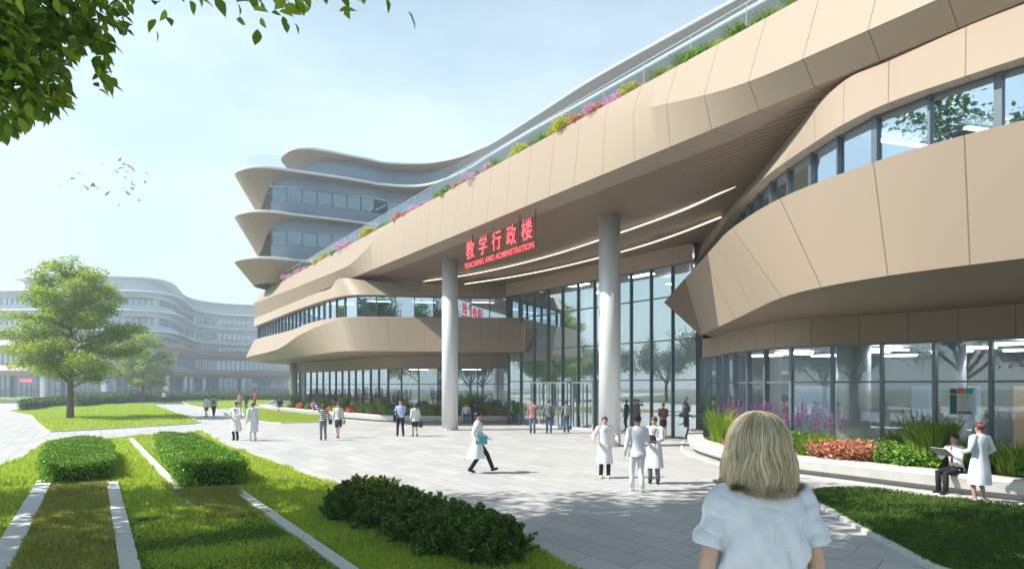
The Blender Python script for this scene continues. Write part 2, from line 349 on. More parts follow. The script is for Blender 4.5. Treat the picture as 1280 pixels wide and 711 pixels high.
tp = mobj('curved_band', [(.45, 43.5, ZB), (.9, 42.9, 6.6), (1.6, 41.8, 5.9), (.8, 42.6, ZU), (1.5, 43.0, ZU), (.6, 43.7, ZB), (1.75, 41.95, 5.9)], [(0, 1, 2), (1, 3, 2), (3, 4, 2), (0, 2, 6, 5), (4, 5, 6), (2, 4, 6)], BEIGE, bld)
T2p = [(.0, 0), (18, .2), (14.9, 4.0), (12.3, 7.1), (11.2, 8.3), (10.1, 9.5), (9.0, 10.7), (7.95, 11.95), (7.12, 13.4), (6.3, 16.0), (6.15, 19.0), (6.35, 21.2), (6.6, 23.4), (7.09, 27.9)][1:]
B2p = [(18.2, .3), (15.1, 4.1), (12.5, 7.2), (11.4, 8.4), (10.3, 9.6), (9.2, 10.8), (8.15, 12.1), (7.35, 13.3), (6.75, 14.85), (6.58, 16.6), (6.85, 19.2), (7.2, 21.9), (7.95, 28.5)]
T2 = crv([(*p, ZB) for p in T2p], 6); B2 = crv([(*p, ZU) for p in B2p], 6); ui = [100 + i / 6 for i in range(len(T2))]
sweep('curved_band', [T2, B2], BEIGE, bld, us=ui, label='boat shaped beige band on the right wing')
TE, BE, TI = (7.09, 27.9, ZB), (7.95, 28.5, ZU), (7.4, 33.1, 6.55)
mobj('band_end', [TE, TI, BE, (8.8, 31.2, ZU), (8.5, 31.8, ZB), (8.9, 30, ZU)], [(0, 1, 2), (1, 3, 2), (0, 4, 1), (1, 4, 3), (2, 3, 5)], BEIGE, bld)
RG = crv([(8.75, 31.2), (8.9, 30.2), (8.68, 27), (8.85, 23.9), (9.15, 22.6), (9.6, 21.8), (10.5, 21.1), (12, 19.7), (13.4, 17.8), (16, 14.5), (20, 10), (27, 2)], 5)
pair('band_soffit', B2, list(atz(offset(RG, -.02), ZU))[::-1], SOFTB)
SGR = offset(RB2, .38)                     # strip glazing, right wing
pair('sill_ledge', T2[::-1], atz([(8.3, 31.4)] + SGR[5:], ZB), WHITEP)
SGL = offset(LB, .45)
pair('sill_ledge', T1[15:], atz(SGL, ZB), WHITEP)
for G_, nm in ((LG, 1.25), (RG, 1.35)):
    sweep('ground_floor_beam', [atz(offset(G_, .3), ZU + .02), atz(offset(G_, -.03), ZU + .02), atz(offset(G_, -.03), ZG), atz(offset(G_, .3), ZG)], BEIGE, bld, panel=nm)
# ---- glazing: every bay is a window part with its own frame
def bays(curve, step, z0, z1, trans, mat, fr, mw=.06, md=.14, skip=None, thick=0, name='window', parent=bld):
    pts = resample([np.array(p[:2]) for p in curve], step)
    for i in range(len(pts) - 1):
        a, b = pts[i], pts[i + 1]; d = (b - a) / np.linalg.norm(b - a); nn = np.array([-d[1], d[0]]); mb = MB()
        w = mw * (2.6 if thick and i % thick == 0 else 1)
        A = a + d * .001; B = b - d * .001
        P = MB().add([(*(A), z0), (*(B), z0), (*(B), z1), (*(A), z1)], [(0, 1, 2, 3)]).build(name, mat, parent)
        rz = math.atan2(d[1], d[0])
        mb.box((a[0] - nn[0] * .02, a[1] - nn[1] * .02, (z0 + z1) / 2), (w, md, z1 - z0), rz)
        L = np.linalg.norm(b - a); c = (a + b) / 2
        for z in [z0 + .03, z1 - .03] + list(trans): mb.box((c[0] - nn[0] * .012, c[1] - nn[1] * .012, z), (L - w, md * .55, .06), rz)
        mb.build('frame', fr, P)
bays(offset(LG, .12), 1.45, 0.0, ZG, [2.62], GLASS_D, FRAME)
bays(SGL[2:], 1.22, ZB, ZT, [], GLASS_S, FRAME)
bays(SGR[3:58], 1.18, ZB, ZT, [], GLASS_S, FRAME, mw=.05, thick=2)
bays(offset(RG, .12)[2:48], 1.42, 0.0, ZG, [2.62], GLASS, FRAME_M, mw=.09, md=.18)
EWg = resample([(.45, 47.7), (-.15, 44.4)], n=4) ; bays(EWg, 1.4, 0, ZB, [2.75], GLASS_D, FRAME)
bays(EW, 1.4, 0, ZT, [2.78, 4.7, 6.8], GLASS_D, FRAME, .065, .16)
MB().box((8.95, 31.85, (ZU + 9.35) / 2), (.62, .75, 9.35 - ZU), 0).build('corner_filler', BEIGE, bld)  # filler box added to cap the corner gap that leaked interior light
MB().box((8.93, 31.8, ZU / 2), (.5, .62, ZU - .04), 0).build('corner_post', FRAME_M, bld)
# doors in the entrance wall
ew = np.array(EW[1]) - np.array(EW[0]); eL = np.linalg.norm(ew); eu = ew / eL; rz = math.atan2(eu[1], eu[0]); en = np.array([eu[1], -eu[0]])
for s in (3.55, 5.35, 7.6):
    p = np.array(EW[0]) + eu * s + en * (.16 if en[0] < 0 else -.16); mb = MB()
    for q in (-.85, .85): c = p + eu * q; mb.box((c[0], c[1], 1.36), (.08, .1, 2.72), rz)
    mb.box((p[0], p[1], 2.68), (1.62, .1, .08), rz); mb.box((p[0], p[1], .09), (1.62, .08, .16), rz); mb.box((p[0], p[1], 1.3), (.06, .085, 2.55), rz)
    d = mb.build('door', FRAME_L, bld)
    for q in (-.16, .16): c = p + eu * q + en * (.1 if en[0] < 0 else -.1); MB().tube([(c[0], c[1], .8), (c[0], c[1], 1.5)], .018, 8).build('handle', FRAME_L, d)
# ---- interior: floors, ceilings, back walls, columns
def strip(name, C, z, w, mat, d0=.35): sweep(name, [atz(offset(C, d0), z), atz(offset(C, w), z)], mat, bld, smooth=False)
EWl = [np.array(q) for q in resample(EW, n=6)]
strip('interior_floor', LG[4:], .02, 9, INT_F, .2); strip('interior_floor', EWl, .025, 14, INT_F, .15)
RGs = [np.array(p) for p in ((8.9, 31.5), (8.9, 24), (10, 21.6), (13.4, 17.8), (20, 10), (27, 2))]
sweep('interior_floor', [atz(RGs, .03), [(20, 34, .03), (20, 33, .03), (22, 32, .03), (24, 30, .03), (30, 24, .03), (38, 14, .03)]], INT_F, bld, smooth=False)
sweep('interior_ceiling', [atz(offset(RGs, .3), ZG + .02), [(20, 34, ZG + .02), (20, 33, ZG + .02), (22, 32, ZG + .02), (24, 30, ZG + .02), (30, 24, ZG + .02), (38, 14, ZG + .02)]], INT_C, bld, smooth=False)
strip('interior_ceiling', LG[4:], ZG + .02, 9, INT_C, .3)
sweep('interior_wall', [[(20, 34, 0), (20, 33, 0), (22, 32, 0), (24, 30, 0), (30, 24, 0), (38, 14, 0)], [(20, 34, 9.6), (20, 33, 9.6), (22, 32, 9.6), (24, 30, 9.6), (30, 24, 9.6), (38, 14, 9.6)]], INT_W, bld, smooth=False)
LGs = [(-14, 67), (-8, 60), (-3, 57.5), (6, 56.5), (14, 50), (20, 38), (20, 34)]
sweep('interior_wall', [[(*p, 0) for p in LGs], [(*p, 9.6) for p in LGs]], INT_W, bld, smooth=False)
sweep('interior_ceiling', [atz(offset(SGL, .2), ZT + .05), atz(offset(SGL, 7), ZT + .05)], INT_C, bld, smooth=False); sweep('interior_floor', [atz(offset(SGL, .15), ZB - .03), atz(offset(SGL, 7), ZB - .03)], INT_F, bld, smooth=False)
sg = [np.array(p) for p in ((8.9, 31.5), (8.2, 22), (8, 16), (10, 11.5), (17.4, .3))]
sg2 = [(17, 34), (17, 28), (17, 24), (19, 18), (26, 8)]
for z, m in ((ZT + .05, INT_C), (ZB - .03, INT_F)): sweep('interior_slab', [atz(sg, z), [(*p, z) for p in sg2]], m, bld, smooth=False)
sweep('interior_wall', [[(*p, ZB) for p in sg2], [(*p, ZT) for p in sg2]], INT_W, bld, smooth=False)
for x, y, r, h in ((11.35, 22.6, .52, ZG), (13.5, 21.0, .45, ZG), (9.1, 36.5, .45, 9.8), (5.5, 48.5, .45, 9.8), (-9.4, 52.6, .35, ZG), (-4, 51.5, .35, ZG), (15.8, 17.6, .45, ZG)):
    MB().lathe((x, y, 0), [(r, 0), (r, h)], 28).build('interior_column', COLM, bld, True)
for x, y, z, l in [(10.6, 15.2, 8.2, 1.2), (9.2, 16, 8.2, 1.6), (-12, 47.5, 8.2, 1.8), (-9, 46, 8.2, 1.6), (-6, 46.5, 8.2, 1.6), (-2, 46.6, 8.2, 1.6), (10.6, 25.5, 3.7, 1.5), (12.5, 22.5, 3.7, 1.5), (15, 19.5, 3.7, 1.5), (-3, 50.5, 3.7, 1.4), (-7, 51, 3.7, 1.4)]:
    MB().box((x, y, z), (l, .12, .05), .3).build('ceiling_and_fill_light', COOL, bld)
for i, (x, y) in enumerate([(10.8, 29), (13.5, 29), (16.5, 29), (11, 26.5), (13.6, 25.8), (16.5, 25.5), (13, 24), (15.6, 23), (18.5, 24.5), (15.5, 20.8), (18, 21), (20.5, 20), (18, 17.5), (20.8, 16.5), (23.5, 17)]):
    MB().box((x, y, ZG - .02), (1.3, .5, .05), -.6).build('ceiling_and_fill_light', COOL, bld)  # extra panels added to brighten the right hall behind the glass
for x, y in ((4.5, 46), (8, 42), (11, 38), (6, 50), (11, 45), (13, 36)): MB().box((x, y, 9.3), (1.8, .5, .05), -.98).build('ceiling_and_fill_light', COOL, bld)  # likewise added to brighten the entrance hall
WOODP = m_plain('timber_screen', (.34, .22, .13), .5, 0, .2, 4)
for x, y, a, m in ((14, 30.6, 0, WOODP), (17.6, 27.6, -.7, BLUEP), (19.6, 24.6, -.9, WOODP), (21, 21.6, -.8, BLUEP), (24, 18.6, -.8, WOODP), (12.2, 27, .0, BLUEP), (9.5, 41, -.96, WOODP), (6, 46.5, -.96, BLUEP)): MB().box((x, y, 1.25), (2.4, .15, 2.5), a).build('partition', m, bld)
mb = MB(); mb.box((13.2, 19.3 + 3.2, .55), (3.6, .9, 1.1), -.6); mb.build('reception_desk', WHITEP, bld)
# entrance columns
for x, y, r in ((-3.52, 38.5, .45), (4.07, 28.3, .45)):
    c = MB().lathe((x, y, 0), [(r, .02), (r, 9.9)], 48).build('column', COLM, bld, True)
    MB().lathe((x, y, 0), [(r + .05, .01), (r + .05, .07), (r + .004, .075)], 48).build('column_base', FRAME_L, c, True)
MB().lathe((-21.3, 66, 0), [(.28, 0), (.28, ZU + .1)], 20).build('column', COLM, bld, True)
# roof balustrade
mbx = None
bal = MB().tube([FL(-49.5, -.62, 13.32), FL(41, -.62, 13.32)], .018, 6).build('handrail', FRAME_L, bld)
tt = [-49.5 + 2.1 * i for i in range(44)]
for i, t in enumerate(tt):
    MB().bar(FL(t, -.62, 11.9), FL(t, -.62, 13.3), .03, .035).build('rail_post', FRAME_L, bal)
    if i < 43: MB().box(tuple(np.array(FL(t + 1.05, -.62, 12.68))), (2.0, .014, 1.16), math.atan2(U[1], U[0])).build('glass_panel', RAILG, bal)
# ---- hanging sign
sgn = empty('hanging_sign', (0, 0, 0), label='red lettered sign hanging on rods under the canopy edge beside the left column', cat='sign')
RED = m_plain('red_letters', (.78, .045, .05), .4, 0, .05); RODM = m_plain('dark_rod', (.06, .06, .065), .5, .4)
REDS = m_emit('emissive_red_letter', (1., .16, .17), 1.15)  # letter faces emit their own red
t_a = Vector(FL(-5.0, 0, 0)); sc = Vector((U[0], U[1], 0)); nn = Vector((N_[0], N_[1], 0))
def text_mesh(body, size, mat, parent, origin, name, squeeze=1.0, side=None, depth=.05):
    c = bpy.data.curves.new('t', 'FONT'); c.body = body; c.size = size; c.extrude = depth; c.resolution_u = 3; c.offset = size * .012
    o = bpy.data.objects.new('t', c); COL.objects.link(o); me = bpy.data.meshes.new_from_object(o); bpy.data.objects.remove(o)
    me.materials.clear(); me.materials.append(mat)
    if side is not None:
        me.materials.append(side)
        for p in me.polygons:
            if abs(p.normal.z) < .5: p.material_index = 1
    R = Matrix(((sc.x, 0, nn.x, origin[0]), (sc.y, 0, nn.y, origin[1]), (0, 1, 0, origin[2]), (0, 0, 0, 1)))
    me.transform(R @ Matrix.Diagonal((squeeze, 1, 1, 1))); n = bpy.data.objects.new(name, me); link(n, parent); return n
for i, ch in enumerate('教学行政楼'):
    p = FL(-4.72 + i * 1.235, -.25, 8.62); text_mesh(ch, .92, REDS, sgn, p, 'character', .92, RED)
wd = 0; lets = 'TEACHING AND ADMINSTRATION'
lt = text_mesh(lets, .36, REDS, sgn, (0, 0, 0), 'latin_lettering', 1.0, RED, .04)
xs = [v.co.x * sc.x + v.co.y * sc.y for v in lt.data.vertices]; k = 6.05 / (max(xs) - min(xs))
bpy.data.objects.remove(lt); text_mesh(lets, .36, REDS, sgn, FL(-4.9, -.25, 8.13), 'latin_lettering', k, RED, .04)
mb = MB()
for z in (8.95, 8.26): mb.bar(FL(-4.9, -.34, z), FL(1.2, -.34, z), .03, .035)
mb.build('rail', RODM, sgn)
for t in (-4.3, -2.3, -.1, 1.1): MB().bar(FL(t, -.34, 8.2), FL(t, -.34, ZS), .035, .035).build('hanger', RODM, sgn)
# notice board behind the right-hand glazing
nb = empty('notice_board', (14.0, 18.6, 0), label='pale notice board with dark, orange and green header blocks on the right glazing', cat='notice board')
nbp = resample([np.array(p[:2]) for p in offset(RG, .02)], n=200); X_, Y_ = W(1200, 500, 2)[:2]
bi = min(range(200), key=lambda i: abs(nbp[i][0] / nbp[i][1] - (1200 - 640) / 850)); bp = nbp[bi]; bd = nbp[bi + 1] - bp; bd /= np.linalg.norm(bd); brz = math.atan2(bd[1], bd[0]); nb.location = (bp[0], bp[1], 1.0); nb.scale = (.56, .56, .56)
def nbox(name, x, z, w, h, mat, y=-.03, d=.01): 
    c = (bd[0] * x - (-bd[1]) * -y * -1, bd[1] * x + bd[0] * y, z); return MB().box((bd[0] * x - bd[1] * y, bd[1] * x + bd[0] * y, z), (w, d, h), brz).build(name, mat, nb)
nbox('backing', 0, 1.9, 1.1, 1.35, m_plain('board_white', (.62, .66, .66), .5), 0, .04)
nbox('header', -.36, 2.4, .3, .24, m_plain('board_dark', (.03, .12, .13), .5)); nbox('header', -.03, 2.42, .3, .26, m_plain('board_orange', (.75, .11, .05), .5)); nbox('header', .34, 2.42, .34, .26, m_plain('board_green', (.03, .42, .20), .5))
nbox('side_panel', -.36, 1.75, .3, .95, m_plain('board_dark', (.03, .12, .13), .5)); nbox('footer', .16, 1.36, .62, .12, m_plain('board_blue', (.05, .17, .35), .5))
mb = MB()
for r in range(7): mb.box((bd[0] * .16 + bd[1] * .03, bd[1] * .16 - bd[0] * .03, 2.15 - r * .1), (.5 - .12 * (r % 3), .012, .03), brz)
mb.build('printed_lines', m_plain('board_grey', (.3, .33, .34), .6), nb)
# ================================================================ stacked tower and far building
def tier(parent, outer, inner, z, drop, lipmat, softmat, n=5, wall=None, lip=.28, win=None, wmat=GLASS_B, wstep=1.45, wallmat=BLUEP, start=0, soft_rest=.02, fr=FRAME):
    O = crv([(*p, 0) for p in outer], n); I = crv([(*p, 0) for p in inner], n); dr = crv([(d, 0, 0) for d in drop], n)
    zi = [z - lip - max(soft_rest, d[0]) for d in dr]
    Oi = offset(O, .05)
    sweep('slab_edge', [atz(I, z + .01), atz(offset(O, .25), z + .01), [(p[0], p[1], z - .02) for p in offset(O, .08)], atz(O, z - .10), atz(O, z - lip * .75), atz(offset(O, .06), z - lip)], lipmat, parent)
    sweep('slab_soffit', [atz(offset(O, .06), z - lip), [(p[0], p[1], q) for p, q in zip(I, zi)]], softmat, parent, panel=2.4)
    if wall is not None:
        zt, w0, w1, zb = wall; s = start * n
        a, b = I[s:], None
        top_ = [(p[0], p[1], q) for p, q in zip(I, zi)][s:]
        sweep('wall', [top_, [(p[0], p[1], min(w1, q[2])) for p, q in zip(a, top_)]], wallmat, parent, panel=2.1)
        if w0 < w1:
            sweep('wall', [atz(a, w0), atz(a, zb)], wallmat, parent, panel=2.1)
            bays(offset(a, .10), wstep, w0, w1, [], wmat, fr, .09, .14, parent=parent)
            sweep('interior_wall', [atz(offset(a, 5), zb), atz(offset(a, 5), w1 + .3)], INT_W, parent, smooth=False)
            sweep('interior_ceiling', [atz(offset(a, .15), w1 + .02), atz(offset(a, 5), w1 + .02)], INT_C, parent, smooth=False)
    return O, I
twr = empty('curved_tower', (0, 0, 0), label='stepped upper tower with white rimmed curved slabs rising behind the planted roof edge', cat='building')
TO = [(-23.5, 76), (-26.2, 71), (-27, 67.8), (-26.5, 64.9), (-25, 63.4), (-23.5, 62.9), (-22, 63.2), (-20.4, 64.1), (-17, 65.9), (-14.3, 67.6), (-13.3, 68.3), (-10.7, 69), (-8.6, 68.5), (-6.4, 66.5), (-4.2, 63.5), (-2.4, 60.4), (1.8, 53.5), (6.6, 46.1), (9.2, 42), (13, 36), (20, 25), (28, 13), (36, 1)]
TI_ = [(-21.5, 76.3), (-24.2, 71.5), (-25, 68.6), (-25.1, 67.2), (-24.3, 65.9), (-23.1, 65.2), (-21.4, 65.3), (-19.6, 66.2), (-16.2, 67.9), (-13.5, 69.6), (-12.6, 70.3), (-10.4, 71), (-7.7, 70.5), (-5, 68), (-2.6, 64.6), (-.6, 61.4), (3.6, 54.6), (8.3, 47.1), (10.9, 43), (14.7, 37), (21.7, 26), (29.7, 14), (37.7, 2)]
DR = [3.3, 3.3, 3.3, 3.3, 3.0, .9, .1] + [.05] * 16
EDGE = m_plain('slab_edge_metal', (.60, .63, .66), .35, .1, .05)
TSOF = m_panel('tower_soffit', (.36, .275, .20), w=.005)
tier(twr, TO, TI_, 22.9, DR, EDGE, TSOF, wall=(22.6, 20.1, 21.55, 18.8), start=5)
tier(twr, TO, TI_, 18.8, DR, EDGE, TSOF, wall=(18.5, 16.0, 17.4, 14.5), start=5)
D1 = [1.9] * 8 + [1.7, 1.5] + [1.2] * 13
tier(twr, TO, [(a[0] * .75 + b[0] * .25 + (b[0] - a[0]) * .5, a[1] * .75 + b[1] * .25 + (b[1] - a[1]) * .7) for a, b in zip(TO, TI_)], 14.5, D1, EDGE, TSOF, wall=(12.3, 20, 12.2, 11.6), start=8)
RO = [(-20, 79), (-23.3, 75.5), (-24.5, 72.8), (-23.9, 70.6), (-22.3, 68.7), (-21, 68.2), (-19.4, 68.6), (-16.6, 70.5), (-15.1, 71.5), (-13.5, 72.6), (-10.6, 72.9), (-8.1, 72.4), (-5.4, 70.7), (-3.2, 68.3), (-1.6, 66.2), (2.5, 59.2), (6.5, 52.4), (13.5, 42.3), (20, 33), (30, 18), (40, 4)]
RI = [(p[0] + (1.2 if i < 4 else .9), p[1] + 2.4) for i, p in enumerate(RO)]
RI[12:] = [(p[0] + 2.0, p[1] + 1.4) for p in RO[12:]]
tier(twr, RO, RI, 26.5, [1.6] * 3 + [1.2, .9, .5] + [.15] * 15, EDGE, TSOF, wall=(26, 99, 22.95, 22.9), start=2)
rl = offset(crv([(*p, 0) for p in TO[4:]], 5), .35)
sweep('terrace_rail', [atz(rl, 22.92), atz(rl, 24.0)], RAILG, twr, smooth=True)
far = empty('distant_building', (0, 0, 0), label='long hazy curving building with stacked white slabs beyond the lawns', cat='building')
FC = [(-150, 150), (-122, 147), (-104, 144), (-86, 144), (-79, 145.5), (-75.7, 150), (-76.5, 158), (-80, 168), (-83.5, 179), (-84.3, 188), (-80, 195), (-69, 199), (-57, 200.5), (-40, 202)]
FI = [tuple(p) for p in offset([np.array(p) for p in FC], 2.2)]
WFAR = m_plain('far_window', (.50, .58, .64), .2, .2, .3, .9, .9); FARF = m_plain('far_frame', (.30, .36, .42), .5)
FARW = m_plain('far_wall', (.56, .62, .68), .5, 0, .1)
for zz, dn in ((22.9, 18.8), (18.8, 14.5)):
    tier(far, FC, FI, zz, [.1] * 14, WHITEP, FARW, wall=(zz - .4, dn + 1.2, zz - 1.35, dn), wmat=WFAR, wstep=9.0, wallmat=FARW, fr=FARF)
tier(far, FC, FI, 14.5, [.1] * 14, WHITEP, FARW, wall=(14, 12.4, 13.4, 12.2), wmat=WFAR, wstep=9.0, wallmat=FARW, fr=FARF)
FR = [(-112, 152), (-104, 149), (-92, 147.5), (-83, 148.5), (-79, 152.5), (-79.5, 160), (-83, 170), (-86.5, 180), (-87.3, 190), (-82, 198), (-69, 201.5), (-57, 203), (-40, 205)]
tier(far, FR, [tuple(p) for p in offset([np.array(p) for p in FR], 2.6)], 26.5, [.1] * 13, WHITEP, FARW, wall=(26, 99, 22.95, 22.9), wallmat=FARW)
FCc = crv([(*p, 0) for p in FC], 5)
for z1, z0 in ((12.2, 9.7), (6.9, 4.65)):
    sweep('beige_band', [atz(offset(FCc, 2.2), z1), atz(FCc, z1), atz(offset(FCc, -1.1), z1 - 1.2), atz(offset(FCc, .4), z0), atz(offset(FCc, 2.5), z0)], BEIGE, far, panel=3)
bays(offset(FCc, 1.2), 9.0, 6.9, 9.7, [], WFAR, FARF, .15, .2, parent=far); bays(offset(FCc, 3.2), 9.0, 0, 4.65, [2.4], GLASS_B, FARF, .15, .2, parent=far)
sweep('interior_wall', [atz(offset(FCc, 9), 0), atz(offset(FCc, 9), 12)], INT_W, far, smooth=False)
for p in resample(offset(FCc, .3), 12.5): MB().lathe((p[0], p[1], 0), [(.6, 0), (.6, 4.7)], 12).build('column', COLM, far, True)
for i, o in enumerate([o for o in bpy.data.objects if o.parent == far and o.name.startswith('window')]):   # fine mullions on the far bays
    fr = [c for c in o.children][0]; vs = [Vector(v.co) for v in o.data.vertices]; mb = MB()
    for k in range(1, 7):
        a = vs[0].lerp(vs[1], k / 7); b = vs[3].lerp(vs[2], k / 7); off = (vs[1] - vs[0]).cross(Vector((0, 0, 1))).normalized() * .08
        mb.bar(a + off, b + off, .22, .12)
    bm = bmesh.new(); bm.from_mesh(fr.data); me2 = bpy.data.meshes.new('x'); me2.from_pydata(mb.v, [], mb.f); bm.from_mesh(me2); bm.to_mesh(fr.data); bm.free(); bpy.data.meshes.remove(me2)
mb = MB()
for i in range(5): mb.box((-102.2 + i * .5, 141.6, 3.6), (.36, .1, .7 - .15 * (i % 2)), 0)
sg2_ = tagset(mb.build('entrance_sign', REDS), 'small red sign over the far building entrance behind the trees', 'sign')
# ================================================================ ground
PAV = m_paving(); GRS = m_ground('lawn_soil', (.20, .30, .03), (.27, .38, .045), 1.2); ASPH = m_ground('asphalt', (.10, .105, .115), (.15, .155, .165), .3, .8, .3, 60)
PATHM = m_ground('pale_path', (.50, .50, .50), (.56, .56, .55), .6, .75, .15, 25)
poly('ground', [(-500, -300), (500, -300), (500, 700), (-500, 700)], -.03, m_ground('field', (.10, .13, .05), (.17, .19, .10), .05), kind='structure')
poly('plaza', [(-62, -14), (38, -14), (38, 80), (-20, 80), (-30, 92), (-62, 92)], 0, PAV, kind='structure')
poly('path', [(-200, 60), (-62, 60), (-62, 92), (-44, 140), (-60, 140), (-90, 110), (-200, 90)], -.004, PATHM, kind='structure')
poly('road', [(-300, 96), (-72, 96), (-60, 106), (-50, 118), (-30, 126), (0, 130), (0, 137), (-34, 134), (-56, 126), (-80, 122), (-300, 122)], .004, ASPH, kind='structure')
poly('forecourt', [(-300, 128), (-84, 128), (-60, 134), (-30, 142), (0, 146), (0, 220), (-300, 200)], .0, PATHM, kind='structure')
def lawnpoly(px): return [G(*q)[:2] for q in px]
LA = [(-15.9, 14.6), (-14.9, 18.2)] + lawnpoly([(20, 577), (56, 552.5), (85, 550), (129, 549.5), (165, 546.5), (215, 543.5), (252, 540), (282, 556), (340, 577), (408, 603)]) + [(-1.2, 13.5), (.35, 10.3), (.75, 9.3), (2.1, 6.2), (2.2, 4.5), (-9, 4.5)]
LBB = lawnpoly([(40, 520), (47, 529), (58, 538), (63, 540), (120, 537), (180, 533.5), (240, 529.8), (250, 527.5), (235, 521), (200, 509), (190, 504.5)]) + [(-57, 84), (-49, 66)]
LC = lawnpoly([(226, 502), (240, 507.5), (262, 511), (290, 511), (318, 508.5), (336, 504.5), (345, 499), (320, 497), (262, 498)])
LD = lawnpoly([(303, 512), (304, 518), (316, 525), (335, 528.5), (352, 529), (398, 527.8), (408, 524), (402, 520), (360, 512.5), (330, 511)])
LE = lawnpoly([(1013, 614), (1030, 611), (1053, 610.6), (1110, 616), (1200, 625), (1300, 638)]) + [(12.5, 11.9), (13.6, 9.4), (9.0, 4.8), (6.2, 6.8)] + lawnpoly([(1166, 711), (1101, 676), (1019, 629)])
FARS = [(-300, 122), (-80, 122), (-56, 126), (-34, 134), (-30, 142), (-60, 134), (-84, 128), (-300, 128)]
for P_, nm in ((LA, 'lawn'), (LBB, 'lawn'), (LC, 'lawn'), (LD, 'lawn'), (LE, 'lawn'), (FARS, 'verge')):
    poly(nm, P_, .035, GRS, .06, kind='structure')
    # thin kerb edging all round
def kerb_loop(P_, label, w=.12, h=.07):
    c = sum(p[0] for p in P_) / len(P_), sum(p[1] for p in P_) / len(P_); mb = MB()
    for a, b in zip(P_, P_[1:] + P_[:1]): mb.bar((a[0], a[1], h / 2), (b[0], b[1], h / 2), w, h)
    return mb.build('kerb', KERB, kind='structure')
for P_, l in ((LA, 0), (LBB, 0), (LC, 0), (LD, 0), (LE, 0)): kerb_loop(P_, l)
for i, (a, b, w) in enumerate([((-11.95, 17.4), (-5.0, 6.0), .32), ((-10.05, 17.1), (-3.2, 6.0), .24), ((-17.6, 31.4), (-6.5, 13.9), .18), ((-6.45, 15.9), (-.3, 6.0), .20)]):
    MB().bar((*a, .05), (*b, .05), w, .1).build('paving_strip', KERB, kind='structure')
poly('terrace', [(-3.2, -7), (5.2, -7), (5.2, 3.1), (-3.2, 3.1)], .86, KERB, .86, kind='structure')
# grass blades
GC_ = [(.25, .39, .03), (.37, .53, .045), (.49, .63, .07), (.60, .67, .13)]
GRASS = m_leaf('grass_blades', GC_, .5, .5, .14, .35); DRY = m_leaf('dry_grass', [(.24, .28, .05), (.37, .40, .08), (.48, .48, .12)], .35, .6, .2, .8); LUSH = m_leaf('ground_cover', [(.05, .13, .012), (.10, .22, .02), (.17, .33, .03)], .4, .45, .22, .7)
SHADEG = m_leaf('shade_toned_grass', [(.04, .09, .015), (.08, .16, .025), (.14, .24, .04)], .35, .5, .2, .5)  # darker copy of the lawn grass, shade put into its colour
def blades(name, P_, n, h, w, mat, z=.03, near=None, excl=(), label=None):
    xs = [p[0] for p in P_]; ys = [p[1] for p in P_]; X = []; Y = []; tot = 0
    while tot < n:
        x = RNG.uniform(min(xs), max(xs), n * 2); y = RNG.uniform(min(ys), max(ys), n * 2); m = inpoly(x, y, P_)
        for E in excl: m &= ~inpoly(x, y, E)
        if near: m &= RNG.random(len(x)) < np.clip((near / np.maximum(np.hypot(x, y), .1)) ** 2, .02, 1)
        x, y = x[m], y[m]; X.append(x); Y.append(y); tot += len(x)
    x = np.concatenate(X)[:n]; y = np.concatenate(Y)[:n]; n = len(x)
    D = np.hypot(x, y); sc = np.clip(D / 11, 1, 4) if near else np.ones(n)
    hh = h * RNG.uniform(.5, 1.25, n) * (1 + .35 * np.sin(x * 1.7 + np.cos(y * 1.3) * 2)) * np.where(sc > 1, 1 + (sc - 1) * .08, 1); ww = w * RNG.uniform(.7, 1.3, n) * sc
    a = RNG.uniform(0, 6.283, n); l = RNG.uniform(0, .65, n) * hh; la = RNG.uniform(0, 6.283, n)
    c, s = np.cos(a) * ww / 2, np.sin(a) * ww / 2; zz = np.full(n, z)
    V = np.stack([np.stack([x - c, y - s, zz], 1), np.stack([x + c, y + s, zz], 1), np.stack([x + c * .6 + np.cos(la) * l * .35, y + s * .6 + np.sin(la) * l * .35, z + hh * .6], 1), np.stack([x + np.cos(la) * l, y + np.sin(la) * l, z + hh * .97], 1)], 1).reshape(-1, 3)
    i = np.arange(n)[:, None] * 4; return npobj(name, V, i + np.array([[0, 1, 2, 3]]), mat, label=label, cat='grass', kind='stuff')
def band(a, b, c, d): return [a, b, c, d]
def al(p, t): return (p[0] + U[0] * t, p[1] + U[1] * t)
S1a, S1b = (-11.95, 17.4), (-5., 6.); S2a, S2b = (-10.05, 17.1), (-3.2, 6.); S4a, S4b = (-6.45, 15.9), (-.3, 6.); S3b = (-6.5, 13.9)
DRY1 = [S1a, S2a, S2b, S1b]
DRY2 = [(-8.6, 16.7), S4a, (-4.6, 13.0), (-5.1, 12.4), (-6.3, 13.6)]
def sq(a, b, w):
    d = np.array(b) - np.array(a); d = d / np.linalg.norm(d); q = np.array([-d[1], d[0]]) * (w / 2 + .03); a = np.array(a); b = np.array(b); return [tuple(a + q), tuple(b + q), tuple(b - q), tuple(a - q)]
SQ = [sq((-11.95, 17.4), (-5.0, 6.0), .30), sq((-10.05, 17.1), (-3.2, 6.0), .22), sq((-17.6, 31.4), (-6.5, 13.9), .17), sq((-6.45, 15.9), (-.3, 6.0), .18)]
LUSH1 = [(-7.1, 12.6), (-6.2, 13.3), (-4.7, 12.7), (-.75, 6.2), (-3.0, 6.0)]
blades('grass', LA, 330000, .09, .012, GRASS, near=9, excl=(DRY1, DRY2) + tuple(SQ), label='bright green lawn grass between the pale paving strips')
blades('grass', DRY1, 50000, .11, .010, DRY, near=10, excl=SQ, label='dry brownish grass strip between the two left paving strips')
blades('grass', DRY2, 26000, .11, .012, DRY, near=14, label='dry yellowish grass patch in front of the square clipped hedge')
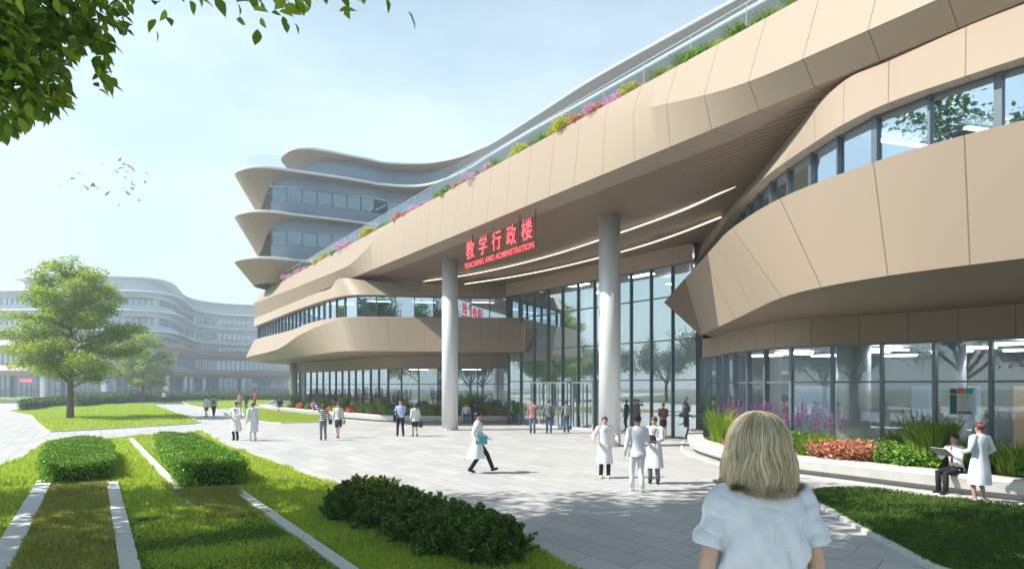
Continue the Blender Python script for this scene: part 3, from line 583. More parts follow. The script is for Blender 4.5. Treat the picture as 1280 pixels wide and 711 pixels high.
blades('grass', LBB, 60000, .10, .05, GRASS, label='sunlit lawn around the large tree'); blades('grass', LC, 22000, .12, .07, GRASS, label='far oval lawn beside the standing students'); blades('grass', LD, 40000, .11, .04, GRASS, label='tongue shaped lawn in front of the long planter')
blades('grass', LE, 130000, .09, .011, SHADEG, near=11, label='shaded dark green lawn at the lower right'); blades('grass', FARS, 15000, .25, .3, GRASS, label='narrow verge beyond the far road')
# ================================================================ leaves and plants
def leafquads(P_, size, up=.4, elong=1.0, n=None, nrm=None, sv=.4, fold=.0):
    P_ = np.asarray(P_, float); n = len(P_); nr = RNG.normal(size=(n, 3)); nr[:, 2] = np.abs(nr[:, 2]) + up
    if nrm is not None: nr = nr * .7 + nrm
    nr /= np.linalg.norm(nr, axis=1)[:, None]; t = RNG.normal(size=(n, 3)); t -= nr * (t * nr).sum(1)[:, None]; t /= np.linalg.norm(t, axis=1)[:, None]; b = np.cross(nr, t)
    s = (size * RNG.uniform(1 - sv, 1 + sv, n))[:, None]
    V = np.stack([P_ - t * s * elong, P_ + b * s * .5 - nr * s * fold, P_ + t * s * elong, P_ - b * s * .5 - nr * s * fold], 1).reshape(-1, 3)
    return V, np.arange(n)[:, None] * 4 + np.array([[0, 1, 2, 3]])
def bigleaf(P_, size, d, up):               # pointed, folded leaf of six faces
    n = len(P_); d = d / np.linalg.norm(d, axis=1)[:, None]; b = np.cross(d, up); b /= np.linalg.norm(b, axis=1)[:, None]; nn_ = np.cross(b, d); s = size[:, None]
    prof = [(0, 0), (.18, .20), (.42, .30), (.70, .20), (1, 0)]; V = []
    for t, w in prof:
        mid = P_ + d * s * t - nn_ * s * (t * t * .22)
        V += [mid, mid + b * s * w + nn_ * s * w * .35, mid - b * s * w + nn_ * s * w * .35]
    V = np.stack(V, 1).reshape(-1, 3); Fq = []
    for k in range(4):
        a = k * 3; c = a + 3; Fq += [(a, a + 1, c + 1, c), (a, c, c + 2, a + 2)]
    return V, (np.arange(n)[:, None, None] * 15 + np.array(Fq)[None]).reshape(-1, 4)
def branch(mb, p, d, L, r, depth, tips, spread=.6, lift=.1, seg=4, kids=(3, 5), bend=.18):
    pts = [Vector(p)]; d = Vector(d).normalized(); rad = [r]
    for i in range(seg):
        d = (d + Vector((random.gauss(0, bend), random.gauss(0, bend), random.gauss(0, bend) + lift * .3))).normalized(); pts.append(pts[-1] + d * L / seg); rad.append(r * (1 - .65 * (i + 1) / seg))
    mb.tube(pts, rad, 6 if depth > 1 else 4, cap=False); tips += [(q, depth) for q in pts[2:]]
    if depth == 0: return
    for k in range(random.randint(*kids)):
        t = random.uniform(.35, 1); i = min(seg - 1, int(t * seg)); q = pts[i].lerp(pts[i + 1], t * seg - i)
        dd = (d + Vector((random.gauss(0, spread), random.gauss(0, spread), random.gauss(0, spread * .4) + lift))).normalized()
        branch(mb, q, dd, L * random.uniform(.5, .75), r * .5, depth - 1, tips, spread, lift, seg, kids, bend)
LEAF1 = m_leaf('tree_leaves', [(.10, .20, .015), (.21, .34, .02), (.35, .48, .035), (.50, .59, .08)], .45, .45, .18, .5); LEAF2 = m_leaf('tree_leaves_dark', [(.03, .08, .012), (.06, .13, .02), (.12, .22, .035)], .4, .4, .25, .5)
LEAF3 = m_leaf('hanging_leaves', [(.04, .09, .010), (.08, .17, .015), (.17, .30, .02), (.36, .50, .04)], .55, .35, .2, 2.)
def layered_tree(x, y, H, R, seed, label, group=None, nleaf=30000, ls=.075, mat=None, trunkfrac=.2):
    random.seed(seed); root = empty('broadleaf_tree', (x, y, 0), label=label, cat='tree', group=group); mb = MB(); tips = []
    r0 = H * .018; base = [Vector((0, 0, 0)), Vector((.04, 0, H * .1)), Vector((.0, .05, H * .2)), Vector((.12, 0, H * .45)), Vector((-.02, .05, H * .7)), Vector((.05, 0, H * .95))]
    mb.tube(base, [r0 * 1.25, r0, r0 * .9, r0 * .6, r0 * .35, r0 * .08], 12, cap=False)
    nb_ = 40; pads = []
    for i in range(nb_):
        f = i / (nb_ - 1); z = H * (trunkfrac + (.93 - trunkfrac) * f ** .9); a = i * 2.4 + random.uniform(-.4, .4)
        prof = float(np.interp(f, [0, .12, .35, .6, .8, .92, 1], [.8, .98, 1., .88, .68, .45, .22]))
        L = R * prof * random.uniform(.72, 1.12) * (1 if f > .12 else .85); b = Vector((0, 0, z - L * .28)) if z - L * .28 > H * .17 else Vector((0, 0, H * .17))
        end = Vector((math.cos(a) * L, math.sin(a) * L, z + random.uniform(-.2, .3))); mid = b.lerp(end, .5) + Vector((0, 0, L * .06))
        mb.tube([b, mid, end], [r0 * .38, r0 * .22, r0 * .05], 6, cap=False)
        m = max(3, int(L * 2.6))
        for k in range(m):
            t = .35 + .7 * (k + random.random()) / m; c = b.lerp(mid, t * 2) if t < .5 else mid.lerp(end, (t - .5) * 2)
            off = Vector((random.gauss(0, .4), random.gauss(0, .4), random.gauss(.1, .3))) * R * .17; pads.append((c + off, R * random.uniform(.10, .19)))
            if random.random() < .5: mb.tube([c, c + off], [r0 * .1, r0 * .03], 4, cap=False)
    mb.build('trunk', BARK, root, True)
    w = np.array([p[1] ** 2 for p in pads]); w /= w.sum(); ix = RNG.choice(len(pads), nleaf, p=w); C = np.array([p[0][:] for p in pads])[ix]; r = np.array([p[1] for p in pads])[ix][:, None]
    q = RNG.normal(size=(nleaf, 3)); q /= np.linalg.norm(q, axis=1)[:, None]; q *= RNG.random(nleaf)[:, None] ** .45; q[:, 2] *= .5
    V, Fc = leafquads(C + q * r * 1.25, ls, .5, .9, fold=.1); npobj('crown', V, Fc, mat or LEAF1, root); return root
t1 = layered_tree(-33.8, 52, 12.5, 4.6, 11, 'large light green layered tree standing on the lawn at the left', nleaf=60000, ls=.095, trunkfrac=.25)
t2 = layered_tree(-56.5, 104, 11.2, 4.3, 23, 'smaller green tree further back near the hedges, right of the large tree', nleaf=16000, ls=.16, trunkfrac=.22)
def round_tree(x, y, H, R, seed, label, group=None, src=None, rz=0):
    if src is not None:
        r = src.copy(); COL.objects.link(r); r.location = (x, y, 0); r.rotation_euler.z = rz; r.scale = (H, H, H); r['label'] = label
        for ch in src.children: c = ch.copy(); COL.objects.link(c); c.parent = r
        return r
    random.seed(seed); root = empty('broadleaf_tree', (x, y, 0), label=label, cat='tree', group=group); mb = MB(); tips = []
    mb.tube([(0, 0, 0), (.1, 0, H * .2), (0, .1, H * .4)], [H * .03, H * .022, H * .016], 10, cap=False)
    for k in range(8): a = k * .8; branch(mb, (0, .05, H * (.22 + .03 * (k % 4))), (math.cos(a), math.sin(a), 1.1), R * .9, H * .011, 2, tips, .5, .25)
    mb.build('trunk', BARK, root, True); T = np.array([t[0][:] for t in tips if t[1] < 2]); n = 9000
    C = T[RNG.integers(0, len(T), n)] + RNG.normal(size=(n, 3)) * R * .11; V, Fc = leafquads(C, .2, .3, .8); npobj('crown', V, Fc, LEAF2, root); return root
spots = [(-62, 26, 'tree beyond the left edge, reflected in the entrance glass'), (-66, 36, ''), (-72, 45, ''), (-74, 56, ''), (-60, 17, ''), (-84, 64, ''), (-58, 6, ''), (-95, 74, ''), (-12, -34, ''), (-24, -26, ''), (0, -38, ''), (14, -36, ''), (-38, -16, ''), (-46, -6, ''), (28, -34, '')]
src = None
for i, (x, y, _) in enumerate(spots):
    l = 'dense green tree outside the view whose reflection shows in the glazing'
    o = round_tree(x, y, 11 if src is None else random.uniform(.85, 1.2), 5, 40 + i, l, 'trees reflected in the glass', src, i * 1.3)
    if src is None: src = o
round_tree(-18.6, 10.2, 1.2, 5, 0, 'green tree outside the left edge whose shade falls across the striped lawn', None, src, 2.)
# near shade tree: trunk outside the frame on the left, crown overhead, low branches in the top left corner
random.seed(5); st = empty('shade_tree', (-10.5, 5.0, 0), label='overhanging broadleaf tree with dark glossy leaves filling the top left corner', cat='tree')
mb = MB(); tr = Vector((-10.5, 5.0, 0)); base = [Vector((0, 0, 0)), Vector((.15, .1, 2.2)), Vector((.2, 0, 4.4)), Vector((.5, .2, 6.4))]
mb.tube(base, [.36, .28, .25, .2], 14, cap=False); tips = []
def inview(p, m=.25):                        # inside what the photograph shows, where the crown must stay open
    return p.y > .3 and abs(p.x) < p.y * .753 + m and p.z < CH + p.y * .567 + m
def limb(pts, r0, r1=.03):
    P_ = crv([tuple(p) for p in pts], 5); mb.tube([Vector(p) for p in P_], list(np.linspace(r0, r1, len(P_))), 8, cap=False); return [Vector(p) for p in P_]
cl = []
ends = []
for k in range(95):
    ex, ey = random.uniform(-18, -.6), random.uniform(-1, 16.5)
    if ((ex + 8.5) / 9.5) ** 2 + ((ey - 8) / 8.2) ** 2 > 1: continue
    ez = 10.3 + random.uniform(-.9, 1.3); e = Vector((ex, ey, ez))
    if inview(e, 1.0): e.z = CH + ey * .567 + 1.2
    ends.append(e)
for e in ends:
    e2 = e - tr; P_ = limb([base[3] * .98, base[3].lerp(e2, .45) + Vector((0, 0, .9)), e2], .075, .015); cl += [(p, .75) for p in P_[5:]]
mbt = mb
low = []                                      # low branches reaching into the top left of the view
for (a, b, c) in [((-6.2, 4.2, 5.7), (-4.2, 4.3, 5.05), (-2.75, 4.4, 4.25)), ((-6.2, 4.2, 5.9), (-4.4, 4.9, 5.3), (-2.55, 4.9, 4.9)), ((-6.2, 4.2, 5.5), (-4.4, 4.6, 4.6), (-3.05, 4.6, 3.95)),
                  ((-6.5, 4.2, 6.0), (-3.6, 4.3, 5.6), (-2.0, 4.3, 5.0)), ((-6.3, 4.6, 5.9), (-4.6, 5.3, 5.0), (-3.35, 5.4, 4.6)), ((-6.3, 4.2, 5.6), (-4.5, 4.2, 4.9), (-2.8, 4.1, 4.6))]:
    c = (c[0] - .75, c[1], c[2] + .42); P_ = limb([base[2], Vector(a) - tr, Vector(b) - tr, Vector(c) - tr], .05, .008); low += P_[7:]
tw = limb([base[3], Vector((-4, 4.2, 6.4)) - tr, Vector((-1.6, 4.1, 5.15)) - tr, Vector((-1.35, 4.0, 4.72)) - tr], .04, .006)
P_a = []; D_ = []
def leaves_at(p, n, spread, allowed=True):
    for _ in range(n):
        q = p + Vector((random.gauss(0, spread), random.gauss(0, spread), random.gauss(0, spread * .8)))
        P_a.append(q[:]); D_.append((random.gauss(.35, .6), random.gauss(0, .6), random.gauss(-.5, .4)))
for p in low: leaves_at(p, 45, .26)
for p in tw[-4:]: leaves_at(p, 4, .09)
for p in tw[10:-4]: leaves_at(p, 14, .18)
for (x, y, z, n, s) in [(-3.3, 4.5, 4.75, 850, .30), (-3.0, 4.4, 5.0, 700, .27), (-3.6, 4.7, 4.6, 700, .32), (-3.2, 4.6, 4.25, 400, .22), (-3.45, 4.5, 4.95, 500, .3), (-2.75, 4.5, 4.7, 200, .16), (-2.6, 4.3, 4.95, 60, .15), (-2.45, 4.5, 4.5, 14, .12), (-3.25, 4.5, 4.02, 40, .13), (-1.5, 4.0, 4.86, 34, .14), (-1.1, 4.0, 4.92, 20, .12), (-2.1, 4.1, 4.95, 18, .12), (-.85, 4.1, 4.93, 10, .1), (-1.25, 3.9, 4.72, 7, .05)]:
    leaves_at(Vector((x, y, z)) - tr, n, s)
P_a = np.array(P_a); D_ = np.array(D_); q_ = P_a + np.array(tr[:]); r1 = q_[:, 0] / q_[:, 1]; r2 = (q_[:, 2] - CH) / q_[:, 1]; px_ = r1 * F + CX + 30; lim = np.where(px_ < 165, 178 - .42 * np.maximum(px_, -80) - 60 * (np.sin(px_ * .06) > .4) * (px_ > 60), 42 - 10 * np.sin(px_ * .05)) ; kp = (HZ - r2 * F < lim) & ((px_ < 195) | (px_ > 225)); P_a = P_a[kp]; D_ = D_[kp]; up = RNG.normal(size=P_a.shape) * .5; up[:, 2] += 1
V1, F1 = bigleaf(P_a, RNG.uniform(.055, .12, len(P_a)), D_, up)
n = 78000; C = np.array([p[0][:] for p in cl]); C = C[RNG.integers(0, len(C), n)] + RNG.normal(size=(n, 3)) * np.array([.46, .46, .32])
w = C + np.array(tr[:])[None]; bad = (w[:, 1] > .3) & (np.abs(w[:, 0]) < w[:, 1] * .753 + .2) & (w[:, 2] < CH + w[:, 1] * .567 + .25); C = C[~bad]
V2, F2 = leafquads(C, .14, .6, .8)
mb.build('trunk', BARK, st, True); npobj('crown', V2, F2, LEAF2, st); npobj('low_foliage', V1, F1, LEAF3, st)
# clipped hedges: one object each
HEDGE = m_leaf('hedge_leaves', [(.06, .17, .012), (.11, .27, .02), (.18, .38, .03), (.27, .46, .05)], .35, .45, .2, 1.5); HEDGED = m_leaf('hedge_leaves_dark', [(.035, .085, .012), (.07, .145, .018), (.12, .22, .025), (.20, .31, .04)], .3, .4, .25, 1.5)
HEDGEB = m_leaf('back_hedge', [(.03, .08, .015), (.06, .13, .025), (.09, .19, .03)], .2, .6, .2, .5)
CORE = m_plain('hedge_core', (.02, .035, .008), .9)
def hedge(name, P_, h, n, size, mat, label, grp=None, wob=.06, cat='hedge', core=True):
    c = np.mean([p[:2] for p in P_], axis=0); xs = [p[0] for p in P_]; ys = [p[1] for p in P_]; root = empty(name, (c[0], c[1], 0), label=label, cat=cat, group=grp)
    per = arc(list(P_) + [P_[0]])[-1]; area = abs(sum(P_[i][0] * P_[(i + 1) % len(P_)][1] - P_[(i + 1) % len(P_)][0] * P_[i][1] for i in range(len(P_)))) / 2
    nt = int(n * area / (area + per * h)); X = np.empty(0); Y = np.empty(0)
    while len(X) < nt:
        x = RNG.uniform(min(xs), max(xs), nt * 3); y = RNG.uniform(min(ys), max(ys), nt * 3); m = inpoly(x, y, P_); X = np.append(X, x[m]); Y = np.append(Y, y[m])
    X, Y = X[:nt], Y[:nt]; bz = h + wob * (np.sin(X * 2.3 + Y) + np.sin(Y * 3.1 - X * 1.3)); Z = bz - np.abs(RNG.normal(0, size * 1.2, nt))
    ns = n - nt; B = resample([np.array(p[:2]) for p in list(P_) + [P_[0]]], n=400); k = RNG.integers(0, 400, ns); SB = np.array(B)[k] + RNG.normal(size=(ns, 2)) * (size * .9 + wob * .5); SZ = RNG.random(ns) ** .8 * h
    A = np.concatenate([np.stack([X, Y, Z], 1), np.concatenate([SB, SZ[:, None]], 1)]); A[:, 0] -= c[0]; A[:, 1] -= c[1]; V, Fc = leafquads(A, size, .2, .9, fold=.15); npobj('foliage', V, Fc, mat, root)
    if core:
        q = [(c[0] + (p[0] - c[0]) * .93 - c[0], c[1] + (p[1] - c[1]) * .93 - c[1]) for p in P_]; poly('stems', q, h - size * 2.5, CORE, h - size * 2.5 - .02, root)
    return root
def roundp(P_, k=4): return [tuple(q) for q in crv([*P_, P_[0]], k)[:-1]]
hedge('clipped_hedge', roundp([(-16.0, 23.9), (-15.2, 24.4), (-14.3, 24.0), (-11.0, 18.6), (-10.6, 17.8), (-11.1, 17.2), (-11.9, 17.3), (-15.6, 23.0)], 3), .62, 34000, .036, HEDGE, 'bright green clipped hedge block at the left, between the two left paving strips', 'clipped hedge blocks')
hedge('clipped_hedge', roundp([(-13.7, 26.3), (-12.6, 26.5), (-11.4, 24.8), (-8.8, 20.4), (-6.8, 17.2), (-6.9, 16.4), (-7.9, 16.4), (-9.4, 18.9)], 3), .68, 42000, .04, HEDGE, 'larger bright green clipped hedge block right of the first, beside the longest paving strip', 'clipped hedge blocks')
LU = hedge('ground_cover', roundp([(-6.9, 12.3), (-6.0, 13.1), (-4.9, 12.8), (-.95, 6.4), (-2.9, 6.2)], 3), .10, 26000, .034, LUSH, 'low leafy green ground cover patch in the shaded foreground lawn', wob=.018, core=False, cat='shrubs')
# shaded shrub row in front, three rounded mounds
def mound(P0_, r, h, n, size, mat, label, name='dark_shrub', grp=None, spike=.0):
    root = empty(name, (P0_[0], P0_[1], 0), label=label, cat='shrub', group=grp); nl = 60
    lob = np.stack([RNG.normal(0, r[0] * .42, nl), RNG.normal(0, r[1] * .42, nl), RNG.uniform(h * .3, h * .85, nl)], 1); q = RNG.normal(size=(n, 3)); q /= np.linalg.norm(q, axis=1)[:, None]; q[:, 2] = np.abs(q[:, 2]) * 1.2 - .3
    az = np.arctan2(q[:, 1], q[:, 0]); el = q[:, 2]; rr = (1 + .12 * np.sin(3 * az + P0_[0] * 5) + .10 * np.sin(7 * az + 5 * el) + .06 * np.sin(13 * az - 9 * el)) * RNG.random(n) ** .22
    A = np.stack([q[:, 0] * rr * r[0] * .95, q[:, 1] * rr * r[1] * .95, np.abs(q[:, 2]) * rr * h * .9], 1); m_ = n // 3; k_ = 170; sx = RNG.uniform(-1, 1, (k_, 2)); sx = sx / np.maximum(1, np.linalg.norm(sx, axis=1))[:, None] * .92
    sz = h * .8 * np.sqrt(np.maximum(.05, 1 - (sx ** 2).sum(1))); ki = RNG.integers(0, k_, m_); tt_ = RNG.random(m_); dl = RNG.normal(size=(k_, 2)) * .10; sh_ = RNG.uniform(.10, .24, k_)
    A[:m_, 0] = sx[ki, 0] * r[0] + dl[ki, 0] * tt_ + RNG.normal(0, .018, m_); A[:m_, 1] = sx[ki, 1] * r[1] + dl[ki, 1] * tt_ + RNG.normal(0, .018, m_); A[:m_, 2] = sz[ki] + tt_ * sh_[ki]; A[:, 2] = np.maximum(A[:, 2], .03); 
    V, Fc = leafquads(A, size, .15, 1.35, fold=.15); npobj('foliage', V, Fc, mat, root)
    mb = MB()
    for i in range(30): e = lob[i]; e = np.clip(e, -np.array([r[0] * .7, r[1] * .7, 0]), np.array([r[0] * .7, r[1] * .7, h])); mb.tube([(0, 0, 0), (e[0] * .6, e[1] * .6, e[2] * .6), tuple(e)], [.015, .01, .004], 4, cap=False)
    mb.build('stems', BARK, root); return root
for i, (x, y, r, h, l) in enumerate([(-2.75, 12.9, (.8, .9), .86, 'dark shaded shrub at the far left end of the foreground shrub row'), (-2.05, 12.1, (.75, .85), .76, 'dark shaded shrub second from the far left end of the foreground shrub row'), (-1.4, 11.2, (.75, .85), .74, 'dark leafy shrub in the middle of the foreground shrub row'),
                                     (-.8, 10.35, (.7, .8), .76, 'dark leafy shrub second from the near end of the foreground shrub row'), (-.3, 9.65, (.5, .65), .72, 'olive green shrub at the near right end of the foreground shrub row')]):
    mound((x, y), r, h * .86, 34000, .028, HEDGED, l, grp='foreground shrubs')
for px, hh, l in [([(28, 514), (60, 509), (100, 505), (101, 503), (60, 506), (27, 511)], 1.0, 'low dark hedge left of the large tree trunk'), ([(97, 509), (130, 505), (160, 502.5), (159, 500.5), (125, 502), (96, 506)], 1.2, 'low dark hedge right behind the large tree trunk'),
                  ([(160, 503), (185, 501.5), (206, 500), (206, 498.5), (180, 499), (160, 500.5)], 1.5, 'dark rounded hedge at the foot of the smaller tree')]:
    hedge('border_hedge', [G(*q)[:2] for q in px], hh, 9000, .13, HEDGEB, l, 'low hedges along the far lawns')
hedge('border_hedge', [(-80, 124), (-60, 130), (-36, 138), (-36, 140), (-62, 132.4), (-82, 126.4)], 1.3, 9000, .18, HEDGEB, 'long dark hedge line beyond the road in front of the hazy building', 'low hedges along the far lawns')
hedge('border_hedge', [(-63, 106), (-50, 113), (-30, 121), (-30, 123), (-51, 115.4), (-65, 108.4)], 1.1, 9000, .16, HEDGEB, 'dark hedge behind the far oval lawn', 'low hedges along the far lawns')
# ================================================================ planters
def planter(curve, label, w=.62):
    root = empty('planter', (0, 0, 0), label=label, cat='planter'); C = crv([(*p, 0) for p in curve], 6)
    sweep('bench_wall', [atz(offset(C, .30), .0), atz(offset(C, .30), .13), atz(offset(C, .06), .15), atz(offset(C, -.02), .40), atz(offset(C, .01), .47), atz(offset(C, .05), .49), atz(offset(C, w - .03), .49), atz(offset(C, w), .47), atz(offset(C, w), .36)], CONC, root, panel=2.4)
    sweep('plinth', [atz(offset(C, -.30), .0), atz(offset(C, -.30), .02), atz(offset(C, -.18), .02), atz(offset(C, -.18), .0)], KERB, root)
    return root, C
RPc = [(8.6, 33.2), (8.15, 31.2), (7.45, 28.8), (6.75, 25.8), (6.7, 23.4), (6.9, 21.5), (7.95, 19.4), (9.0, 17.6), (10.0, 15.9), (11.0, 14.5), (13.5, 11.3), (17, 7)]
LPc = [(-27.5, 74), (-24, 67), (-20.0, 61.0), (-15.8, 55), (-11.2, 49.3), (-9, 46.9), (-6.1, 45.4), (-2.5, 45.2), (.2, 45.4)]
rp, RC = planter(RPc, 'curved concrete bench planter sweeping along the right glazing'); lp, LC_ = planter(LPc, 'long pale concrete bench planter under the left wing')
def soil(C, Gl, par_): A = resample(offset(C, .6), n=60); B = resample(Gl, n=60); sweep('soil', [atz(A, .40), atz(B, .40)], SOIL, par_, smooth=False)
RGp = [np.array(p) for p in [(8.75, 33.2)] + [tuple(q[:2]) for q in RG]]; soil(RC, offset(RGp, -.08), rp); soil(LC_, offset(LG, -.08), lp)
PG = m_leaf('shrub_green', [(.06, .15, .015), (.12, .27, .025), (.20, .40, .05), (.33, .52, .08)], .35, .4, .15, 2); PL = m_leaf('lime_leaves', [(.24, .36, .03), (.40, .52, .05), (.55, .62, .09)], .4, .5, .15, 2); PY = m_leaf('yellow_leaves', [(.30, .34, .03), (.50, .51, .05), (.66, .64, .12)], .4, .5, .1, 2)
PC = m_leaf('coral_leaves', [(.35, .07, .04), (.58, .17, .10), (.70, .33, .22), (.62, .45, .28)], .35, .5, .15, 2); PO = m_leaf('orange_leaves', [(.50, .07, .02), (.75, .16, .05), (.80, .32, .12)], .35, .5, .1, 2); PP = m_leaf('purple_flowers', [(.16, .03, .16), (.30, .06, .28), (.42, .16, .42)], .3, .6, .1, 2)
PK = m_leaf('pink_flowers', [(.50, .12, .28), (.68, .28, .45), (.78, .48, .58), (.62, .40, .70)], .4, .6, .1, 2); PR = m_leaf('red_leaves', [(.20, .02, .03), (.38, .05, .05), (.50, .14, .09)], .3, .5, .1, 2); GT = m_leaf('reed_grass', [(.14, .26, .015), (.24, .40, .03), (.38, .52, .06)], .45, .45, .1, 2)
STEM = m_plain('plant_stem', (.10, .16, .04), .7)
def proto_bush(mat, n, size, r=.42, h=.6, flat=.6, elong=1.):
    q = RNG.normal(size=(n, 3)); q /= np.linalg.norm(q, axis=1)[:, None]; q *= (RNG.random(n)[:, None] ** .3); lob = RNG.normal(size=(9, 3)) * np.array([.45, .45, .25]); lob[:, 2] = np.abs(lob[:, 2])
    A = (lob[RNG.integers(0, 9, n)] + q * .62) * np.array([r, r, h * flat]); A[:, 2] = np.abs(A[:, 2] + h * .35); V, Fc = leafquads(A, size, .5, elong, fold=.2); o = npobj('tmp', V, Fc, mat); me = o.data; bpy.data.objects.remove(o); return me
def proto_grass(mat, n, h, w, spread=.16, lean=.35):
    a = RNG.uniform(0, 6.283, n); r = RNG.random(n) ** .5 * spread; x, y = np.cos(a) * r, np.sin(a) * r; hh = h * RNG.uniform(.55, 1.1, n); l = RNG.uniform(.05, lean, n) * hh; la = a + RNG.normal(0, .5, n); c, s = np.cos(a + 1.57) * w / 2, np.sin(a + 1.57) * w / 2; z0 = np.zeros(n)
    V = np.stack([np.stack([x - c, y - s, z0], 1), np.stack([x + c, y + s, z0], 1), np.stack([x + c + np.cos(la) * l * .3, y + s + np.sin(la) * l * .3, hh * .6], 1), np.stack([x - c + np.cos(la) * l * .3, y - s + np.sin(la) * l * .3, hh * .6], 1), np.stack([x + np.cos(la) * l, y + np.sin(la) * l, hh], 1), np.stack([x + np.cos(la) * l * 1.02, y + np.sin(la) * l, hh * .99], 1)], 1).reshape(-1, 3)
    o = npobj('tmp', V, np.concatenate([np.arange(n)[:, None] * 6 + np.array([[0, 1, 2, 3]]), np.arange(n)[:, None] * 6 + np.array([[3, 2, 4, 5]])]), mat); me = o.data; bpy.data.objects.remove(o); return me
def proto_spikes(mat, k, h, spread=.3):
    A = []; mb = MB()
    for i in range(k):
        x, y = random.gauss(0, spread), random.gauss(0, spread); hh = h * random.uniform(.7, 1.15); mb.tube([(x * .5, y * .5, 0), (x, y, hh)], [.006, .004], 4, cap=False)
        for j in range(70): t = random.random(); A.append((x + random.gauss(0, .028 * (1.3 - t)), y + random.gauss(0, .028 * (1.3 - t)), hh * (.68 + .38 * t)))
    V, Fc = leafquads(np.array(A), .022, .2, .8); o = npobj('tmp', V, Fc, mat); me = o.data; bpy.data.objects.remove(o); s = mb.build('tmp', STEM); ms = s.data; bpy.data.objects.remove(s); return me, ms
PRO = {'green': [proto_bush(PG, 1500, .05), proto_bush(PG, 1300, .065, .5, .55)], 'lime': [proto_bush(PL, 1400, .045, .4, .5)], 'yellow': [proto_bush(PY, 1400, .045, .42, .7)], 'coral': [proto_bush(PC, 1700, .05, .5, .5)], 'orange': [proto_bush(PO, 1300, .045, .4, .45)], 'red': [proto_bush(PR, 1200, .045, .4, .5)],
       'pink': [proto_bush(PK, 1500, .04, .5, .55)], 'grass': [proto_grass(GT, 420, 1.05, .022), proto_grass(GT, 360, .9, .02, .22, .5)], 'low_grass': [proto_grass(GT, 420, .55, .02, .3, .9)]}
SPK = proto_spikes(PP, 16, 1.15)
DESC = {'green': ('leafy_shrub', 'shrub', 'leafy green shrub'), 'lime': ('lime_shrub', 'shrub', 'lime green shrub'), 'yellow': ('yellow_shrub', 'shrub', 'bright yellow shrub'), 'coral': ('coral_shrub', 'shrub', 'coral pink leaved shrub'), 'orange': ('orange_shrub', 'shrub', 'orange flowering shrub'),
        'red': ('red_shrub', 'shrub', 'dark red shrub'), 'pink': ('pink_shrub', 'shrub', 'pink flowering shrub'), 'grass': ('reed_grass_clump', 'grass clump', 'tall upright green reed grass clump'), 'low_grass': ('grass_tuft', 'grass clump', 'low arching grass tuft'), 'spike': ('purple_flower_clump', 'flowers', 'tall purple flower spikes')}
ORD = ['first', 'second', 'third', 'fourth', 'fifth', 'sixth', 'seventh', 'eighth', 'ninth', 'tenth', 'eleventh', 'twelfth', 'thirteenth', 'fourteenth', 'fifteenth', 'sixteenth', 'seventeenth', 'eighteenth', 'nineteenth', 'twentieth'] + ['twenty-' + q for q in ('first', 'second', 'third', 'fourth', 'fifth', 'sixth', 'seventh', 'eighth', 'ninth')] + ['thirtieth'] + ['thirty-' + q for q in ('first', 'second', 'third', 'fourth', 'fifth', 'sixth', 'seventh', 'eighth', 'ninth')]
def place_plants(lst, where, grp):           # lst: (kind, x, y, z, scale), from left to right in the photograph
    lst = sorted(lst, key=lambda q: q[1] / max(q[2], .1)); cnt = {}
    for kind, x, y, z, s in lst:
        nm, cat, d = DESC[kind]; i = cnt.get(kind, 0); cnt[kind] = i + 1
        lab = f'{ORD[min(i, 38)]} {d} from the left {where}'
        if kind == 'spike':
            r = empty(nm, (x, y, z), random.uniform(0, 6), label=lab, cat=cat, group=grp + ', ' + d); r.scale = (s, s, s)
            for me, n_ in ((SPK[0], 'flower'), (SPK[1], 'stem')): o = bpy.data.objects.new(n_, me); link(o, r)
        else:
            o = bpy.data.objects.new(nm, random.choice(PRO[kind])); link(o); o.location = (x, y, z); o.rotation_euler.z = random.uniform(0, 6); o.scale = (s, s, s * random.uniform(.85, 1.15)); tagset(o, lab, cat, grp + ', ' + d)
random.seed(3); L_ = []
def at_px(C, px, d):                          # a point on the planter bed seen at column px, d metres in from its edge
    O = offset(C, d); k = (px - 640) / 850; b = min(O, key=lambda p: abs(p[0] / p[1] - k)); return float(b[0]), float(b[1])
